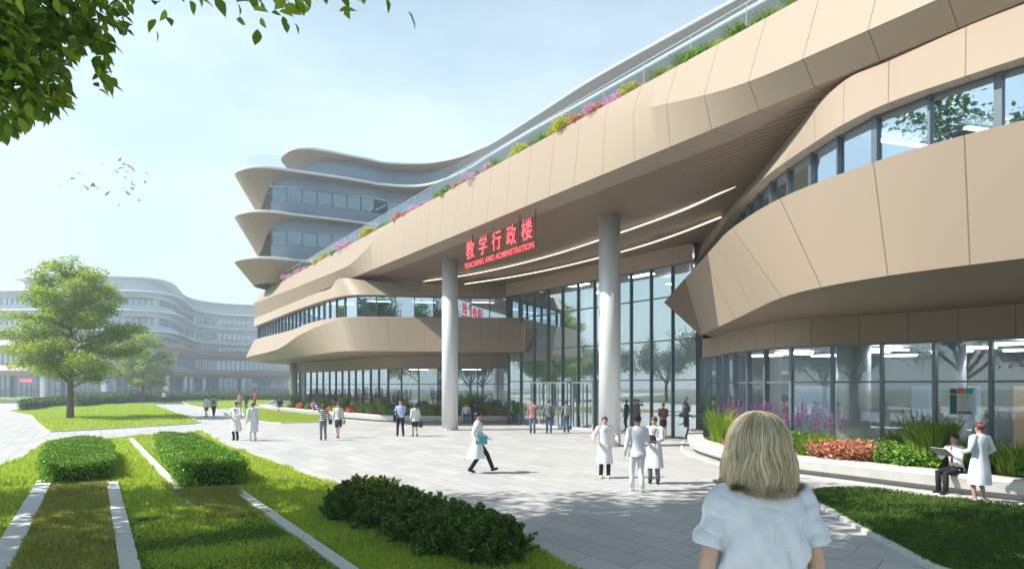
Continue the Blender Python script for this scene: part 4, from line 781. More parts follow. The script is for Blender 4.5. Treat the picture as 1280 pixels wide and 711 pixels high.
rpl = [(842, .8, 'low_grass', 1.2), (850, 1.1, 'low_grass', 1.4), (858, 1.0, 'green', .9), (866, .9, 'low_grass', 1.4), (868, 1.5, 'spike', .9), (876, 1.2, 'low_grass', 1.4), (884, 1.0, 'green', .8), (893, 1.1, 'grass', 1.25), (899, .95, 'grass', 1.25), (903, 1.3, 'grass', 1.1), (910, 1.0, 'low_grass', 1.2), (914, 1.6, 'spike', 1.1),
       (925, 1.1, 'coral', .7), (935, 1.5, 'spike', 1.1), (948, 1.0, 'green', .9), (960, 1.5, 'spike', 1.1), (972, 1.0, 'green', 1.), (985, 1.2, 'green', 1.05), (990, 1.7, 'spike', 1.1), (1000, .95, 'green', 1.0), (1008, 1.3, 'low_grass', 1.2), (1018, .9, 'low_grass', 1.1), (1022, 1.5, 'lime', .7), (1035, 1.5, 'spike', .95),
       (1046, 1.0, 'coral', .95), (1060, .95, 'coral', 1.0), (1075, 1.0, 'coral', 1.05), (1090, 1.1, 'coral', .95), (1070, 1.7, 'green', .8), (1112, 1.1, 'green', .95), (1126, 1.0, 'green', .95), (1140, 1.1, 'green', 1.05), (1120, 1.7, 'lime', .8), (1150, 1.5, 'spike', 1.0), (1162, 1.1, 'grass', 1.1), (1168, 1.0, 'grass', 1.2), (1180, 1.25, 'grass', .95), (1153, .95, 'green', .8),
       (1195, 1.4, 'green', .8), (1200, 1.2, 'grass', .75), (1240, 1.1, 'green', .9), (1255, 1.0, 'green', 1.0), (1268, .9, 'low_grass', 1.3), (1275, 1.4, 'coral', .8), (1290, 1.0, 'green', 1.0), (1310, 1.0, 'green', 1.)]
for px, d, k, s in rpl: x, y = at_px(RC, px, d); L_.append((k, x, y, .38, s * (1.35 if k == 'coral' else 1.15)))
for i in range(34): x, y = at_px(RC, 845 + i * 13.5, 1.5 + .35 * (i % 3)); L_.append((('green', 'low_grass', 'green', 'lime', 'grass', 'green', 'coral')[(i * 3) % 7], x, y, .38, random.uniform(.7, 1.0)))
place_plants(L_, 'in the curved right planter', 'plants in the right planter')
L_ = []
kinds = ['lime', 'orange', 'lime', 'coral', 'red', 'grass', 'green', 'lime', 'low_grass', 'pink', 'grass', 'green', 'low_grass', 'lime', 'grass', 'green', 'orange', 'low_grass', 'grass', 'coral', 'lime', 'green', 'low_grass', 'grass', 'orange', 'orange', 'green', 'grass']
for i in range(56):
    px = 362 + i * 5.05; x, y = at_px(LC_, px, .78 + .75 * ((i * 7) % 5) / 5); k = kinds[(i * 5 + i // 3) % len(kinds)]; L_.append((k, x, y, .38, random.uniform(1.15, 1.6)))
    if 380 < px < 500 or 535 < px < 560:
        if i % 2 == 0: x, y = at_px(LC_, px + 2, 2.2); L_.append(('spike', x, y, .38, random.uniform(1.3, 1.6)))
for px in (601, 606, 612): x, y = at_px(LC_, px, .95); L_.append(('orange', x, y, .38, 1.2))
place_plants(L_, 'in the long left planter', 'plants in the left planter')
L_ = []
seq = [('grass', -49), ('yellow', -44.5), ('lime', -43), ('pink', -40), ('pink', -38), ('pink', -36), ('pink', -34.2), ('lime', -32), ('yellow', -30), ('yellow', -28.7), ('lime', -27), ('green', -25.5), ('pink', -24), ('pink', -22.6), ('coral', -21.5), ('lime', -20.3), ('yellow', -19), ('yellow', -18.2), ('lime', -17.2), ('green', -16), ('green', -15), ('coral', -13), ('coral', -12.1), ('pink', -11), ('pink', -10.2), ('pink', -9.4), ('pink', -8.7), ('green', -7.7), ('green', -6.8), ('coral', -5.6),
       ('coral', -4.8), ('pink', -4.0), ('pink', -3.2), ('pink', -2.5), ('low_grass', -1.8), ('green', -1.2), ('lime', -.6), ('yellow', -.1), ('lime', .5), ('low_grass', 1.2), ('low_grass', 1.9), ('yellow', 2.5), ('yellow', 3.0), ('yellow', 3.5), ('lime', 2.2), ('coral', 4.2), ('pink', 4.7), ('coral', 5.2), ('pink', 5.7), ('pink', 6.2), ('yellow', 6.9), ('lime', 7.4), ('green', 8.)]
for k, t in seq: p = FL(t, -.42 + random.uniform(-.05, .05), 12.08); L_.append((k, p[0], p[1], p[2], {'yellow': 1.15, 'pink': 1.0, 'coral': .95, 'lime': .85, 'green': .8, 'grass': .9, 'low_grass': 1.0}[k] * random.uniform(.85, 1.1) * (1.12 if t < -15 else .98)))
for i in range(95): t = -48.5 + i * .6; p = FL(t, -.5, 12.08); L_.append((('low_grass', 'green', 'lime', 'low_grass', 'green', 'pink', 'coral', 'green')[(i * 5 + i // 4) % 8], p[0], p[1], p[2], random.uniform(.45, .75)))
for i in range(26): p = FL(8.3 + i * .5, -.45, 12.08); L_.append((('low_grass', 'lime', 'low_grass', 'green')[i % 4], p[0], p[1], p[2], random.uniform(.8, 1.0)))
place_plants(L_, 'along the planted roof edge', 'plants along the roof edge')
# ================================================================ people
SKIN = m_plain('skin', (.52, .31, .22), .5, 0, .06, 8); HAIRB = m_plain('black_hair', (.022, .018, .016), .4, 0, .3, 30); HAIRN = m_plain('brown_hair', (.09, .05, .03), .45, 0, .3, 30)
def cloth(name, c): return m_plain(name, c, .85, 0, .10, 6, .2, .25, 18)
CW = cloth('white_cloth', (.70, .71, .74)); CK = cloth('black_cloth', (.022, .022, .026)); CN = cloth('navy_cloth', (.03, .045, .10)); CG = cloth('grey_cloth', (.16, .17, .19)); CJ = cloth('denim', (.10, .16, .26)); CB = cloth('pale_blue_cloth', (.36, .44, .68)); CR = cloth('red_cloth', (.50, .03, .04)); CP = cloth('pink_cloth', (.55, .30, .28)); CGW = cloth('off_white_cloth', (.55, .55, .54))
CTEE = m_plain('tee_cloth', (.50, .55, .61), .9, 0, .06, 5, .15, .35, 260); SHOEK = m_plain('black_shoe', (.015, .015, .015), .3); SHOEW = m_plain('white_shoe', (.6, .6, .6), .5); BAGK = m_plain('black_leather', (.02, .02, .022), .4); TEAL = m_plain('teal_card', (.02, .35, .38), .5)
def m_stripe(name, c1, c2, sc, ax=2):
    t = NT(name); tc = t.n('ShaderNodeTexCoord').outputs['Object']; sp = t.n('ShaderNodeSeparateXYZ'); t.l(tc, sp.inputs[0])
    f = t.math('LESS_THAN', t.math('FRACT', t.math('MULTIPLY', sp.outputs[ax], sc)), .5); return t.done(t.bsdf(t.mix(f, c1, c2), .85))
STRIPE = m_stripe('striped_knit', (.03, .03, .035), (.62, .60, .56), 11)
def m_plaid():
    t = NT('plaid'); tc = t.n('ShaderNodeTexCoord').outputs['Object']; sp = t.n('ShaderNodeSeparateXYZ'); t.l(tc, sp.inputs[0])
    a = t.math('LESS_THAN', t.math('FRACT', t.math('MULTIPLY', sp.outputs[2], 12.)), .45); b = t.math('LESS_THAN', t.math('FRACT', t.math('MULTIPLY', sp.outputs[0], 13.)), .45)
    c = t.mix(a, (.38, .03, .05), (.03, .03, .06)); return t.done(t.bsdf(t.mix(t.math('MULTIPLY', b, .6), c, (.55, .45, .45)), .85))
PLAID = m_plaid()
def ik(a, b, l1, l2, hint):
    a, b, hint = Vector(a), Vector(b), Vector(hint); d = b - a; D = min(d.length, (l1 + l2) * .995); dn = d.normalized(); b = a + dn * D
    x = (l1 * l1 - l2 * l2 + D * D) / (2 * D); h = math.sqrt(max(1e-6, l1 * l1 - x * x)); hp = (hint - dn * hint.dot(dn)).normalized(); return a + dn * x + hp * h, b
def rings(mb, R_, n=20, fold=0., seed=0, fk=7):   # R_: (cx, cy, z, rx, ry, foldscale)
    v = []; f = []
    for j, (cx, cy, z, rx, ry, fs) in enumerate(R_):
        for k in range(n):
            a = 2 * math.pi * k / n; w = 1 + fold * fs * (math.sin(fk * a + seed + j * .35) + .6 * math.sin((fk * 2 - 3) * a - seed * 2 + j * .2))
            e = .88; ca, sa = math.cos(a), math.sin(a); v.append((cx + rx * w * math.copysign(abs(ca) ** e, ca), cy + ry * w * math.copysign(abs(sa) ** e, sa), z))
    for j in range(len(R_) - 1):
        for k in range(n): k2 = (k + 1) % n; f.append((j * n + k, (j + 1) * n + k, (j + 1) * n + k2, j * n + k2))
    return mb.add(v, f)
def person(x, y, face, label, h=1.72, z=0., pose='stand', hands=(None, None), feet=None, top=('shirt', CW), legs=('trousers', CK), shoes=SHOEK, hair=('short', HAIRB), group=None, hi=False, lean=0., sleeve=1., female=False, tie=None, skin=SKIN, coat=None, head_yaw=0.):
    S = h / 1.75; hipz = {'stand': .93, 'walk': .89, 'sit': .57, 'cross': .93}[pose]; wS = .92 if female else 1.
    torso = .50; ly = lean
    pel = Vector((0, 0, hipz)); sh_z = hipz + torso; cy = ly * torso
    neck = Vector((0, cy + .0, sh_z + .06)); hc = Vector((0, cy + ly * .1 + .02, sh_z + .20))
    if feet is None: feet = {'stand': ((-.10, .02, .08), (.11, -.02, .08)), 'walk': ((-.07, .36, .12), (.07, -.34, .13)), 'sit': ((-.12, .44, .08), (.13, .38, .08)), 'cross': ((-.02, .06, .08), (.05, -.05, .08))}[pose]
    J = {}
    for i, s in enumerate((-1, 1)):
        hip = Vector((s * .09 * wS, 0, hipz - .02)); kn, an = ik(hip, feet[i], .43, .42, (s * .05, 1, .25 if pose == 'sit' else 0)); J['hip', s], J['kn', s], J['an', s] = hip, kn, an
        shd = Vector((s * .185 * wS, cy, sh_z)); tgt = hands[i] if hands[i] is not None else (s * .27 * wS, .06 + cy * .6 + (.16 * (-s) if pose == 'walk' else 0), sh_z - .53)
        el, wr = ik(shd, tgt, .29, .26, (s * .5, -1, -.4)); J['sh', s], J['el', s], J['wr', s] = shd, el, wr
    # body: one skinned surface
    V = []; E = []; R = []
    def vt(p, r, par=None):
        V.append(Vector(p) * S); R.append(r * S if not isinstance(r, tuple) else (r[0] * S, r[1] * S)); i = len(V) - 1
        if par is not None: E.append((par, i))
        return i
    p0 = vt(pel, (.12, .10)); w1 = vt((0, cy * .4, hipz + .2), (.115 * wS, .09), p0); ch = vt((0, cy * .8, hipz + .38), (.14 * wS, .10), w1); nk0 = vt((0, cy, sh_z + .03), .06, ch)
    n1 = vt(neck + Vector((0, .0, .03)), .05, nk0); jw = vt(hc + Vector((0, .018, -.07)), (.062, .068), n1); md = vt(hc + Vector((0, 0, .0)), (.082, .096), jw); tp_ = vt(hc + Vector((0, -.005, .06)), (.074, .086), md); vt(hc + Vector((0, -.005, .105)), (.03, .035), tp_)
    for s in (-1, 1):
        a = vt(J['sh', s], (.044 if hi else .055) * wS, ch); b = vt(J['el', s], .040 * wS, a); c = vt(J['wr', s], .026, b); fd = (J['wr', s] - J['el', s]).normalized(); side = fd.cross(Vector((0, 0, 1)) if abs(fd.z) < .9 else Vector((0, 1, 0))).normalized()
        if abs(fd.z) >= .9: side = Vector((0, 1, 0))
        nrm = fd.cross(side).normalized() * s; pm = J['wr', s] + fd * .055; c1 = vt(pm, (.034, .018), c)
        if h > 0:
            for q, L in ((-1.5, .062), (-.5, .075), (.5, .08), (1.5, .07)):
                k1 = vt(pm + fd * .035 + side * q * .019, .0095, c1); k2 = vt(pm + fd * (.035 + L * .55) + side * q * .021 + nrm * .008, .0085, k1); vt(pm + fd * (.03 + L * .95) + side * q * .02 + nrm * .028, .007, k2)
            t1_ = vt(J['wr', s] + fd * .03 + side * .034 + nrm * .008, .011, c); vt(J['wr', s] + fd * .075 + side * .055 + nrm * .016, .009, t1_)
        hp = vt(J['hip', s], .085, p0); mid = J['hip', s].lerp(J['kn', s], .5); m_ = vt(mid, .075 * wS, hp); k_ = vt(J['kn', s], .052, m_); cf = vt(J['kn', s].lerp(J['an', s], .35), .052, k_); an = vt(J['an', s], .034, cf); vt(J['an', s] + Vector((0, .13, -.05)), (.035, .022), an)
    me = bpy.data.meshes.new('p'); me.from_pydata(V, E, []); o = bpy.data.objects.new('person', me); COL.objects.link(o)
    md_ = o.modifiers.new('Skin', 'SKIN'); md_.use_smooth_shade = True; sv = me.skin_vertices[0].data
    for i, r in enumerate(R): sv[i].radius = r if isinstance(r, tuple) else (r, r); sv[i].use_root = (i == 0)
    sb = o.modifiers.new('Sub', 'SUBSURF'); sb.levels = sb.render_levels = 2 if hi else 1
    dg = bpy.context.evaluated_depsgraph_get(); m2 = bpy.data.meshes.new_from_object(o.evaluated_get(dg)); bpy.data.objects.remove(o); bpy.data.meshes.remove(me)
    m2.materials.clear(); m2.materials.append(skin); m2.polygons.foreach_set('use_smooth', [True] * len(m2.polygons)); m2.polygons.foreach_set('material_index', [0] * len(m2.polygons))
    o = bpy.data.objects.new('person', m2); link(o); o.location = (x, y, z); o.rotation_euler.z = face; tagset(o, label, 'person', group)
    def kid(name, mb, mat): 
        mb.v = [(p[0] * S, p[1] * S, p[2] * S) for p in mb.v]; return mb.build(name, mat, o, True)
    Nn = 40 if hi else 18
    def torso_rings(z0, flare=0., fold=.02, big=1.0):
        a = [(0, cy + .0, sh_z + .085, .062, .062, 0), (0, cy, sh_z + .06, .085, .075, 0), (0, cy, sh_z + .045, .15 * wS, .09, .1), (0, cy, sh_z + .005, .205 * wS, .105, .2), (0, cy * .95, sh_z - .07, .205 * wS * big, .122 * big, .3),
             (0, cy * .75, hipz + .35, .185 * wS * big, .125 * big, .6), (0, cy * .5, hipz + .22, .16 * wS * big, .112 * big, .8), (0, cy * .25, hipz + .1, .17 * big * wS, .12 * big, 1), (0, 0, hipz, .185 * big, .128 * big, 1)]
        if z0 < hipz:
            for k in range(1, 5): t = k / 4; a.append((0, -.03 * t * (2 if pose == 'walk' else 0), hipz + (z0 - hipz) * t, (.185 + flare * t) * big, (.128 + .03 * min(1, t * 2) + flare * t * (1.9 if pose == 'walk' else .9)) * big, 1 + 1.5 * t))
        return a
    ttype, tm = top; mb = MB(); isco = ttype == 'coat'
    rr = torso_rings({'shirt': hipz - .02, 'loose': hipz - .12, 'coat': .42, 'jacket': hipz - .08, 'tee': hipz - .14}[ttype], .045 if isco else .01, .0, 1.02 if isco or ttype == 'loose' else .96)
    if pose == 'sit': rr = [q for q in rr if q[2] > hipz - .08]
    rings(mb, rr, Nn, .034 if not hi else .012, seed=h * 37)
    for s in (-1, 1):
        a, b, c = J['sh', s], J['el', s], J['wr', s]; k = 1.12 if isco else 1.
        st_ = a + Vector((-s * .05, 0, .0))
        if sleeve >= 1: mb.tube([st_, a + Vector((s * .012, 0, -.01)), a.lerp(b, .5), b, b.lerp(c, .5), b.lerp(c, .93)], [.075 * k, .072 * k, .062 * k, .055 * k, .048 * k, .042 * k], 12)
        elif sleeve > 0: mb.tube([st_, a + Vector((s * .012, 0, -.01)), a.lerp(b, .45), a.lerp(b, .8)], [.078, .074, .068, .07], 16 if hi else 10, cap=not hi)
    kid('coat' if isco else {'shirt': 'shirt', 'loose': 'shirt', 'jacket': 'jacket', 'tee': 't_shirt'}[ttype], mb, tm)
    ltype, lm = legs; mb = MB()
    if ltype in ('trousers', 'jeans'):
        if pose != 'sit': rings(mb, [(0, 0, hipz + .1, .152 * wS, .105, 0), (0, 0, hipz, .172, .118, 0), (0, 0, hipz - .08, .165, .115, 0)], Nn)
        else: mb.ell((0, .02, hipz), (.175, .15, .12), 14, 8)
        for s in (-1, 1): mb.tube([J['hip', s] + Vector((0, 0, .03)), J['hip', s].lerp(J['kn', s], .45), J['kn', s], J['kn', s].lerp(J['an', s], .45), J['an', s] + Vector((0, 0, .0))], [.098, .086, .066, .06, .056], 12)
        kid(ltype, mb, lm)
    elif ltype == 'skirt':
        if pose == 'sit': mb.ell((0, .12, hipz), (.18, .28, .11), 14, 8)
        else: rings(mb, [(0, 0, hipz + .12, .142, .1, 0), (0, 0, hipz, .178, .125, .2), (0, 0, hipz - .15, .178, .135, .5), (0, .01, hipz - .40, .165, .135, 1), (0, .01, hipz - .41, .12, .10, 1)], Nn, .02)
        kid('skirt', mb, lm)
    mb = MB()
    for s in (-1, 1):
        a = J['an', s]; up_ = .02 if pose == 'walk' and s > 0 else 0
        mb.ell((a.x, a.y + .055, a.z - .035 + up_), (.043, .125, .042), 10, 8, Euler((-.35 if (pose == 'walk' and s > 0) else (.3 if pose == 'walk' else 0), 0, 0)).to_matrix()); mb.tube([a + Vector((0, -.01, -.03)), a + Vector((0, 0, .03))], [.042, .04], 8)
        kid('shoe', mb, shoes); mb = MB()
    ht, hm = hair; mb = MB()
    if ht == 'short': mb.ell(hc + Vector((0, -.026, .048)), (.088, .098, .084), 14, 10)
    elif ht == 'bun': mb.ell(hc + Vector((0, -.016, .04)), (.084, .10, .09), 14, 10); mb.ell(hc + Vector((0, -.10, .05)), (.045, .04, .045), 10, 8)
    elif ht == 'bob': mb.ell(hc + Vector((0, -.02, .035)), (.09, .102, .092), 14, 10); mb.ell(hc + Vector((0, -.045, -.04)), (.088, .07, .10), 12, 8)
    elif ht == 'long': mb.ell(hc + Vector((0, -.02, .035)), (.09, .102, .092), 14, 10); mb.ell(hc + Vector((0, -.065, -.09)), (.08, .055, .17), 12, 8)
    if ht: kid('hair', mb, hm)
    if h > 0 and not hi:
        mb = MB()
        for s in (-1, 1): mb.ell(hc + Vector((s * .03, .078, .005)), (.011, .008, .006), 6, 4)
        kid('eyes', mb, HAIRB); mb = MB(); mb.ell(hc + Vector((0, .082, -.052)), (.022, .008, .006), 8, 4); kid('mouth', mb, m_plain('lip', (.35, .12, .10), .5))
        mb = MB(); mb.ell(hc + Vector((0, .094, -.02)), (.011, .014, .018), 8, 6)
        for s in (-1, 1): mb.ell(hc + Vector((s * .078, -.005, -.005)), (.01, .018, .028), 6, 5)
        kid('face_features', mb, skin)
    if isco and not hi and pose != 'sit':
        mb = MB(); fy = cy + .128
        mb.bar((0, fy - .010, sh_z + .035), (0, fy + .002, sh_z - .10), .07, .02); kid('shirt_front', mb, CB if female else CG)
        mb = MB(); mb.bar((0, cy * .9 + .132, sh_z - .11), (0, .168, hipz - .12), .008, .006)
        for s in (-1, 1): mb.bar((s * .055, fy - .012, sh_z + .04), (s * .012, fy + .01, sh_z - .11), .03, .014); mb.bar((s * .05, .142, hipz + .02), (s * .13, .118, hipz + .02), .012, .006)
        kid('lapels', mb, CGW)
    if tie: mb = MB(); mb.bar((0, cy + .105, sh_z + .03), (0, cy * .6 + .128, hipz + .17), .05, .012); kid('tie', mb, tie)
    def wpt(p):
        p = Vector(p) * S; c_, s_ = math.cos(face), math.sin(face); return Vector((x + p.x * c_ - p.y * s_, y + p.x * s_ + p.y * c_, z + p.z))
    return o, J, wpt, S
D_ = math.radians
def at(px, py): X, Y, _ = G(px, py); return X, Y
def prop_box(name, c, size, rot, mat, label, cat, extra=None):
    o = MB().box((0, 0, 0), size).build(name, mat); o.location = c; o.rotation_euler = rot; tagset(o, label, cat)
    b = o.modifiers.new('Bevel', 'BEVEL'); b.width = min(size) * .2; b.segments = 2
    if extra: extra(o)
    return o
def handle(o, w, hgt, top_z): MB().tube([(-w, 0, top_z), (-w * .8, 0, top_z + hgt), (w * .8, 0, top_z + hgt), (w, 0, top_z)], .009, 6).build('handle', BAGK, o)
# faces: angle 0 looks away from the camera (+Y); 180 looks at the camera; +90 looks to the left of the picture
def P(px, py, face, label, **k): X, Y = at(px, py); return person(X, Y, D_(face), label, **k)
o, J, w, S = P(597, 591, -90, 'man in a white coat striding to the right with a teal folder under his arm', h=1.78, pose='walk', top=('coat', CW), legs=('trousers', CK), hair=('short', HAIRB), hands=((-.24, .26, .98), (.27, .05, .93)), tie=CN, feet=((-.07, .42, .14), (.07, -.22, .09)))
p = w((.27, .12, .96)); prop_box('folder', p, (.03, .34, .26), (0, D_(12), D_(-90)), TEAL, 'teal folder carried by the man striding in the white coat', 'folder')
o, J, w, S = P(756, 597, 178, 'woman with short black hair in a long grey white coat holding out both hands', h=1.66, female=True, top=('coat', CW), legs=('trousers', CK), shoes=SHOEW, hands=((-.34, .24, 1.08), (.33, .28, 1.12)))
o, J, w, S = P(797, 614, 8, 'man seen from behind in a white jacket and white trousers', h=1.80, pose='stand', top=('loose', CW), legs=('trousers', CW), shoes=SHOEW, feet=((-.09, .12, .08), (.07, -.14, .10)), hands=(None, (.20, .32, 1.15)))
o, J, w, S = P(818, 604, 155, 'woman in an open white coat looking at a dark clipboard', h=1.72, female=True, top=('coat', CW), legs=('trousers', CG), hair=('bun', HAIRN), hands=((-.12, .3, 1.13), (.15, .28, 1.1)))
p = w((0, .33, 1.18)); prop_box('clipboard', p, (.25, .34, .02), (D_(40), 0, D_(155)), BAGK, 'dark clipboard in the hands of the woman in the open white coat', 'clipboard')
o, J, w, S = P(829, 548, 175, 'woman in a brown top and black skirt by the planter end near the glass', h=1.68, female=True, top=('shirt', cloth('brown_cloth', (.22, .10, .08))), legs=('skirt', CK), hair=('bun', HAIRN), hands=((-.1, .24, 1.05), (.12, .24, 1.05)))
o, J, w, S = P(666, 541.5, 165, 'young man in a red plaid shirt and jeans touching his face', h=1.74, top=('loose', PLAID), legs=('jeans', CJ), hands=((-.1, .2, 1.5), None))
o, J, w, S = P(686, 541.5, -10, 'man in a dark grey vest over white sleeves and jeans before the entrance', h=1.76, top=('jacket', CG), legs=('jeans', CJ))
o, J, w, S = P(708, 541, 12, 'student in jeans carrying a grey backpack before the entrance doors', h=1.72, top=('shirt', CG), legs=('jeans', CJ), shoes=SHOEW)
p = w((0, -.2, 1.22)); prop_box('backpack', p, (.30, .17, .42), (0, 0, D_(12)), m_plain('grey_canvas', (.30, .32, .32), .8), 'grey backpack on the student in jeans at the entrance', 'backpack')
o, J, w, S = P(501, 545, 175, 'man in a pale blue shirt and black trousers with a jacket over his arm', h=1.78, top=('shirt', CB), legs=('trousers', CK), hands=((-.05, .26, 1.2), (.2, .24, 1.12)), feet=((-.13, 0, .08), (.16, .02, .08)))
p = w((.27, .12, .98)); prop_box('folded_jacket', p, (.1, .26, .5), (0, 0, D_(175)), CK, 'black jacket hanging over the arm of the man in the pale blue shirt', 'jacket')
o, J, w, S = P(519, 545, 30, 'woman in a white blouse and black skirt stepping away with a black bag', h=1.62, female=True, pose='stand', top=('loose', CW), legs=('skirt', CK), hair=('bob', HAIRN), feet=((-.06, .16, .08), (.06, -.14, .1)))
p = w((.32, .05, .62)); prop_box('handbag', p, (.14, .36, .28), (0, 0, D_(30)), BAGK, 'black handbag carried by the woman in the white blouse', 'bag', lambda o: handle(o, .06, .14, .13))
o, J, w, S = P(404, 550, 20, 'woman in a black and cream striped knit top and grey trousers', h=1.66, female=True, top=('shirt', STRIPE), legs=('trousers', CG), hair=('bob', HAIRN), hands=((-.12, .16, 1.52), (.24, .14, 1.05)))
p = w((.34, .1, .90)); prop_box('shoulder_bag', p, (.14, .34, .26), (0, 0, D_(20)), BAGK, 'black shoulder bag at the side of the woman in the striped top', 'bag', lambda o: handle(o, .06, .2, .12))
o, J, w, S = P(423, 547, 175, 'woman in a pale blouse and navy pencil skirt walking towards the camera', h=1.70, female=True, pose='cross', top=('shirt', CGW), legs=('skirt', CN), hair=('bun', HAIRN))
p = w((-.30, .08, .78)); prop_box('tan_bag', p, (.1, .24, .2), (0, 0, D_(175)), m_plain('tan_leather', (.40, .30, .16), .5), 'small tan bag in the hand of the woman in the navy skirt', 'bag', lambda o: handle(o, .04, .12, .1))
o, J, w, S = P(295, 550, 170, 'doctor in a white coat over black trousers reading papers', h=1.76, top=('coat', CW), legs=('trousers', CK), hands=((-.2, .3, 1.12), (.22, .3, 1.14)))
p = w((.25, .36, 1.18)); prop_box('paper_sheet', p, (.22, .30, .012), (D_(50), 0, D_(170)), CW, 'sheet of white paper held by the doctor in black trousers', 'paper')
o, J, w, S = P(316, 551, 35, 'person in a long white coat and white trousers with reddish hair, seen from behind', h=1.74, female=True, top=('coat', CW), legs=('trousers', CW), shoes=SHOEW, hair=('bun', m_plain('auburn_hair', (.14, .03, .03), .5)))
o, J, w, S = P(258, 521, 160, 'woman in a white top and black skirt crossing the far path', h=1.68, female=True, top=('loose', CW), legs=('skirt', CK), hair=('bob', HAIRN), feet=((-.1, .2, .08), (.1, -.2, .1)))
o, J, w, S = P(267, 521, 15, 'man in a pale shirt and black trousers crossing the far path', h=1.78, pose='walk', top=('shirt', CGW), legs=('trousers', CK))
p = w((0, -.19, 1.2)); prop_box('small_backpack', p, (.26, .15, .38), (0, 0, D_(15)), CG, 'dark backpack on the man crossing the far path', 'backpack')
o, J, w, S = P(300, 511.5, 200, 'standing student in a pinkish brown top on the far lawn edge', h=1.72, top=('shirt', CP), legs=('trousers', CG))
o, J, w, S = P(308, 511, 170, 'standing student dressed in black beside the lawn', h=1.72, top=('shirt', CK), legs=('trousers', CK))
o, J, w, S = P(319, 507, 150, 'person in a bright red jacket standing at the far lawn', h=1.74, top=('jacket', CR), legs=('trousers', CK))
o, J, w, S = P(205, 504, 20, 'distant person in a white top and dark trousers near the small tree', h=1.74, top=('shirt', CW), legs=('trousers', CK))
def bench(C, px, d): O = offset(C, d); k = (px - 640) / 850; return min(O, key=lambda p: abs(p[0] / p[1] - k))
def sit(C, px, label, off=0., **k):
    a = bench(C, px, .22); b = bench(C, px, .0); f = math.atan2(-(b[0] - a[0]), (b[1] - a[1])); return person(a[0], a[1], f + off, label, pose='sit', z=-.0, **k)
o, J, w, S = sit(LC_, 350, 'person in black sitting at the far end of the long planter', top=('shirt', CK), legs=('trousers', CK))
o, J, w, S = sit(LC_, 393, 'woman in red and pink sitting on the planter edge holding a blue folder', female=True, top=('shirt', CP), legs=('skirt', CR), hair=('long', HAIRN), hands=((-.12, .3, .95), (.12, .3, .95)))
p = w((0, .36, .98)); prop_box('blue_folder', p, (.34, .3, .03), (D_(50), 0, 0), m_plain('blue_card', (.03, .10, .55), .5), 'blue folder held by the woman sitting on the long planter', 'folder')
sit(LC_, 578, 'person in a white shirt and jeans sitting on the planter right of the left column', top=('shirt', CW), legs=('jeans', CJ)); sit(LC_, 590, 'person in a navy shirt sitting on the planter beside the one in white', top=('shirt', CN), legs=('trousers', CN))
o, J, w, S = sit(RC, 1194, 'man with a red tie and black trousers sitting on the planter reading', h=1.74, hands=((-.14, .36, .96), (.14, .36, .96)), top=('shirt', CW), legs=('trousers', CK), tie=CR, off=-.35, lean=.1)
p = w((0, .44, .98)); prop_box('open_folder', p, (.44, .30, .025), (D_(35), 0, o.rotation_euler.z), BAGK, 'black open folder being read by the sitting man with the red tie', 'folder', lambda q: MB().box((0, 0, .02), (.40, .27, .01)).build('pages', CW, q))
o, J, w, S = P(1225, 629, 12, 'auburn haired woman in a long white coat seen from behind at the right planter', h=1.72, female=True, top=('coat', cloth('coat_bluish', (.60, .66, .76))), legs=('bare', None), shoes=SHOEW, hair=('bun', m_plain('auburn_hair', (.14, .03, .03), .5)), hands=((-.2, .22, 1.1), (.22, .15, 1.02)))
for i, (x, y, f, l, tp, lg) in enumerate([(9.6, 33.6, 160, 'visitor in white standing behind the glass beside the planter end', CW, CK), (11.2, 33.2, 190, 'visitor in pale blue standing behind the glass right of the planter end', CB, CN), (6.2, 37.6, 150, 'dark dressed visitor standing inside behind the right column', CK, CK), (7.3, 38.6, 200, 'visitor in brown standing inside the entrance hall', CP, CK), (13.6, 19.6, 150, 'visitor in a white shirt standing inside behind the right glazing', CW, CK)]):
    person(x, y, D_(f), l, top=('shirt', tp), legs=('trousers', lg))
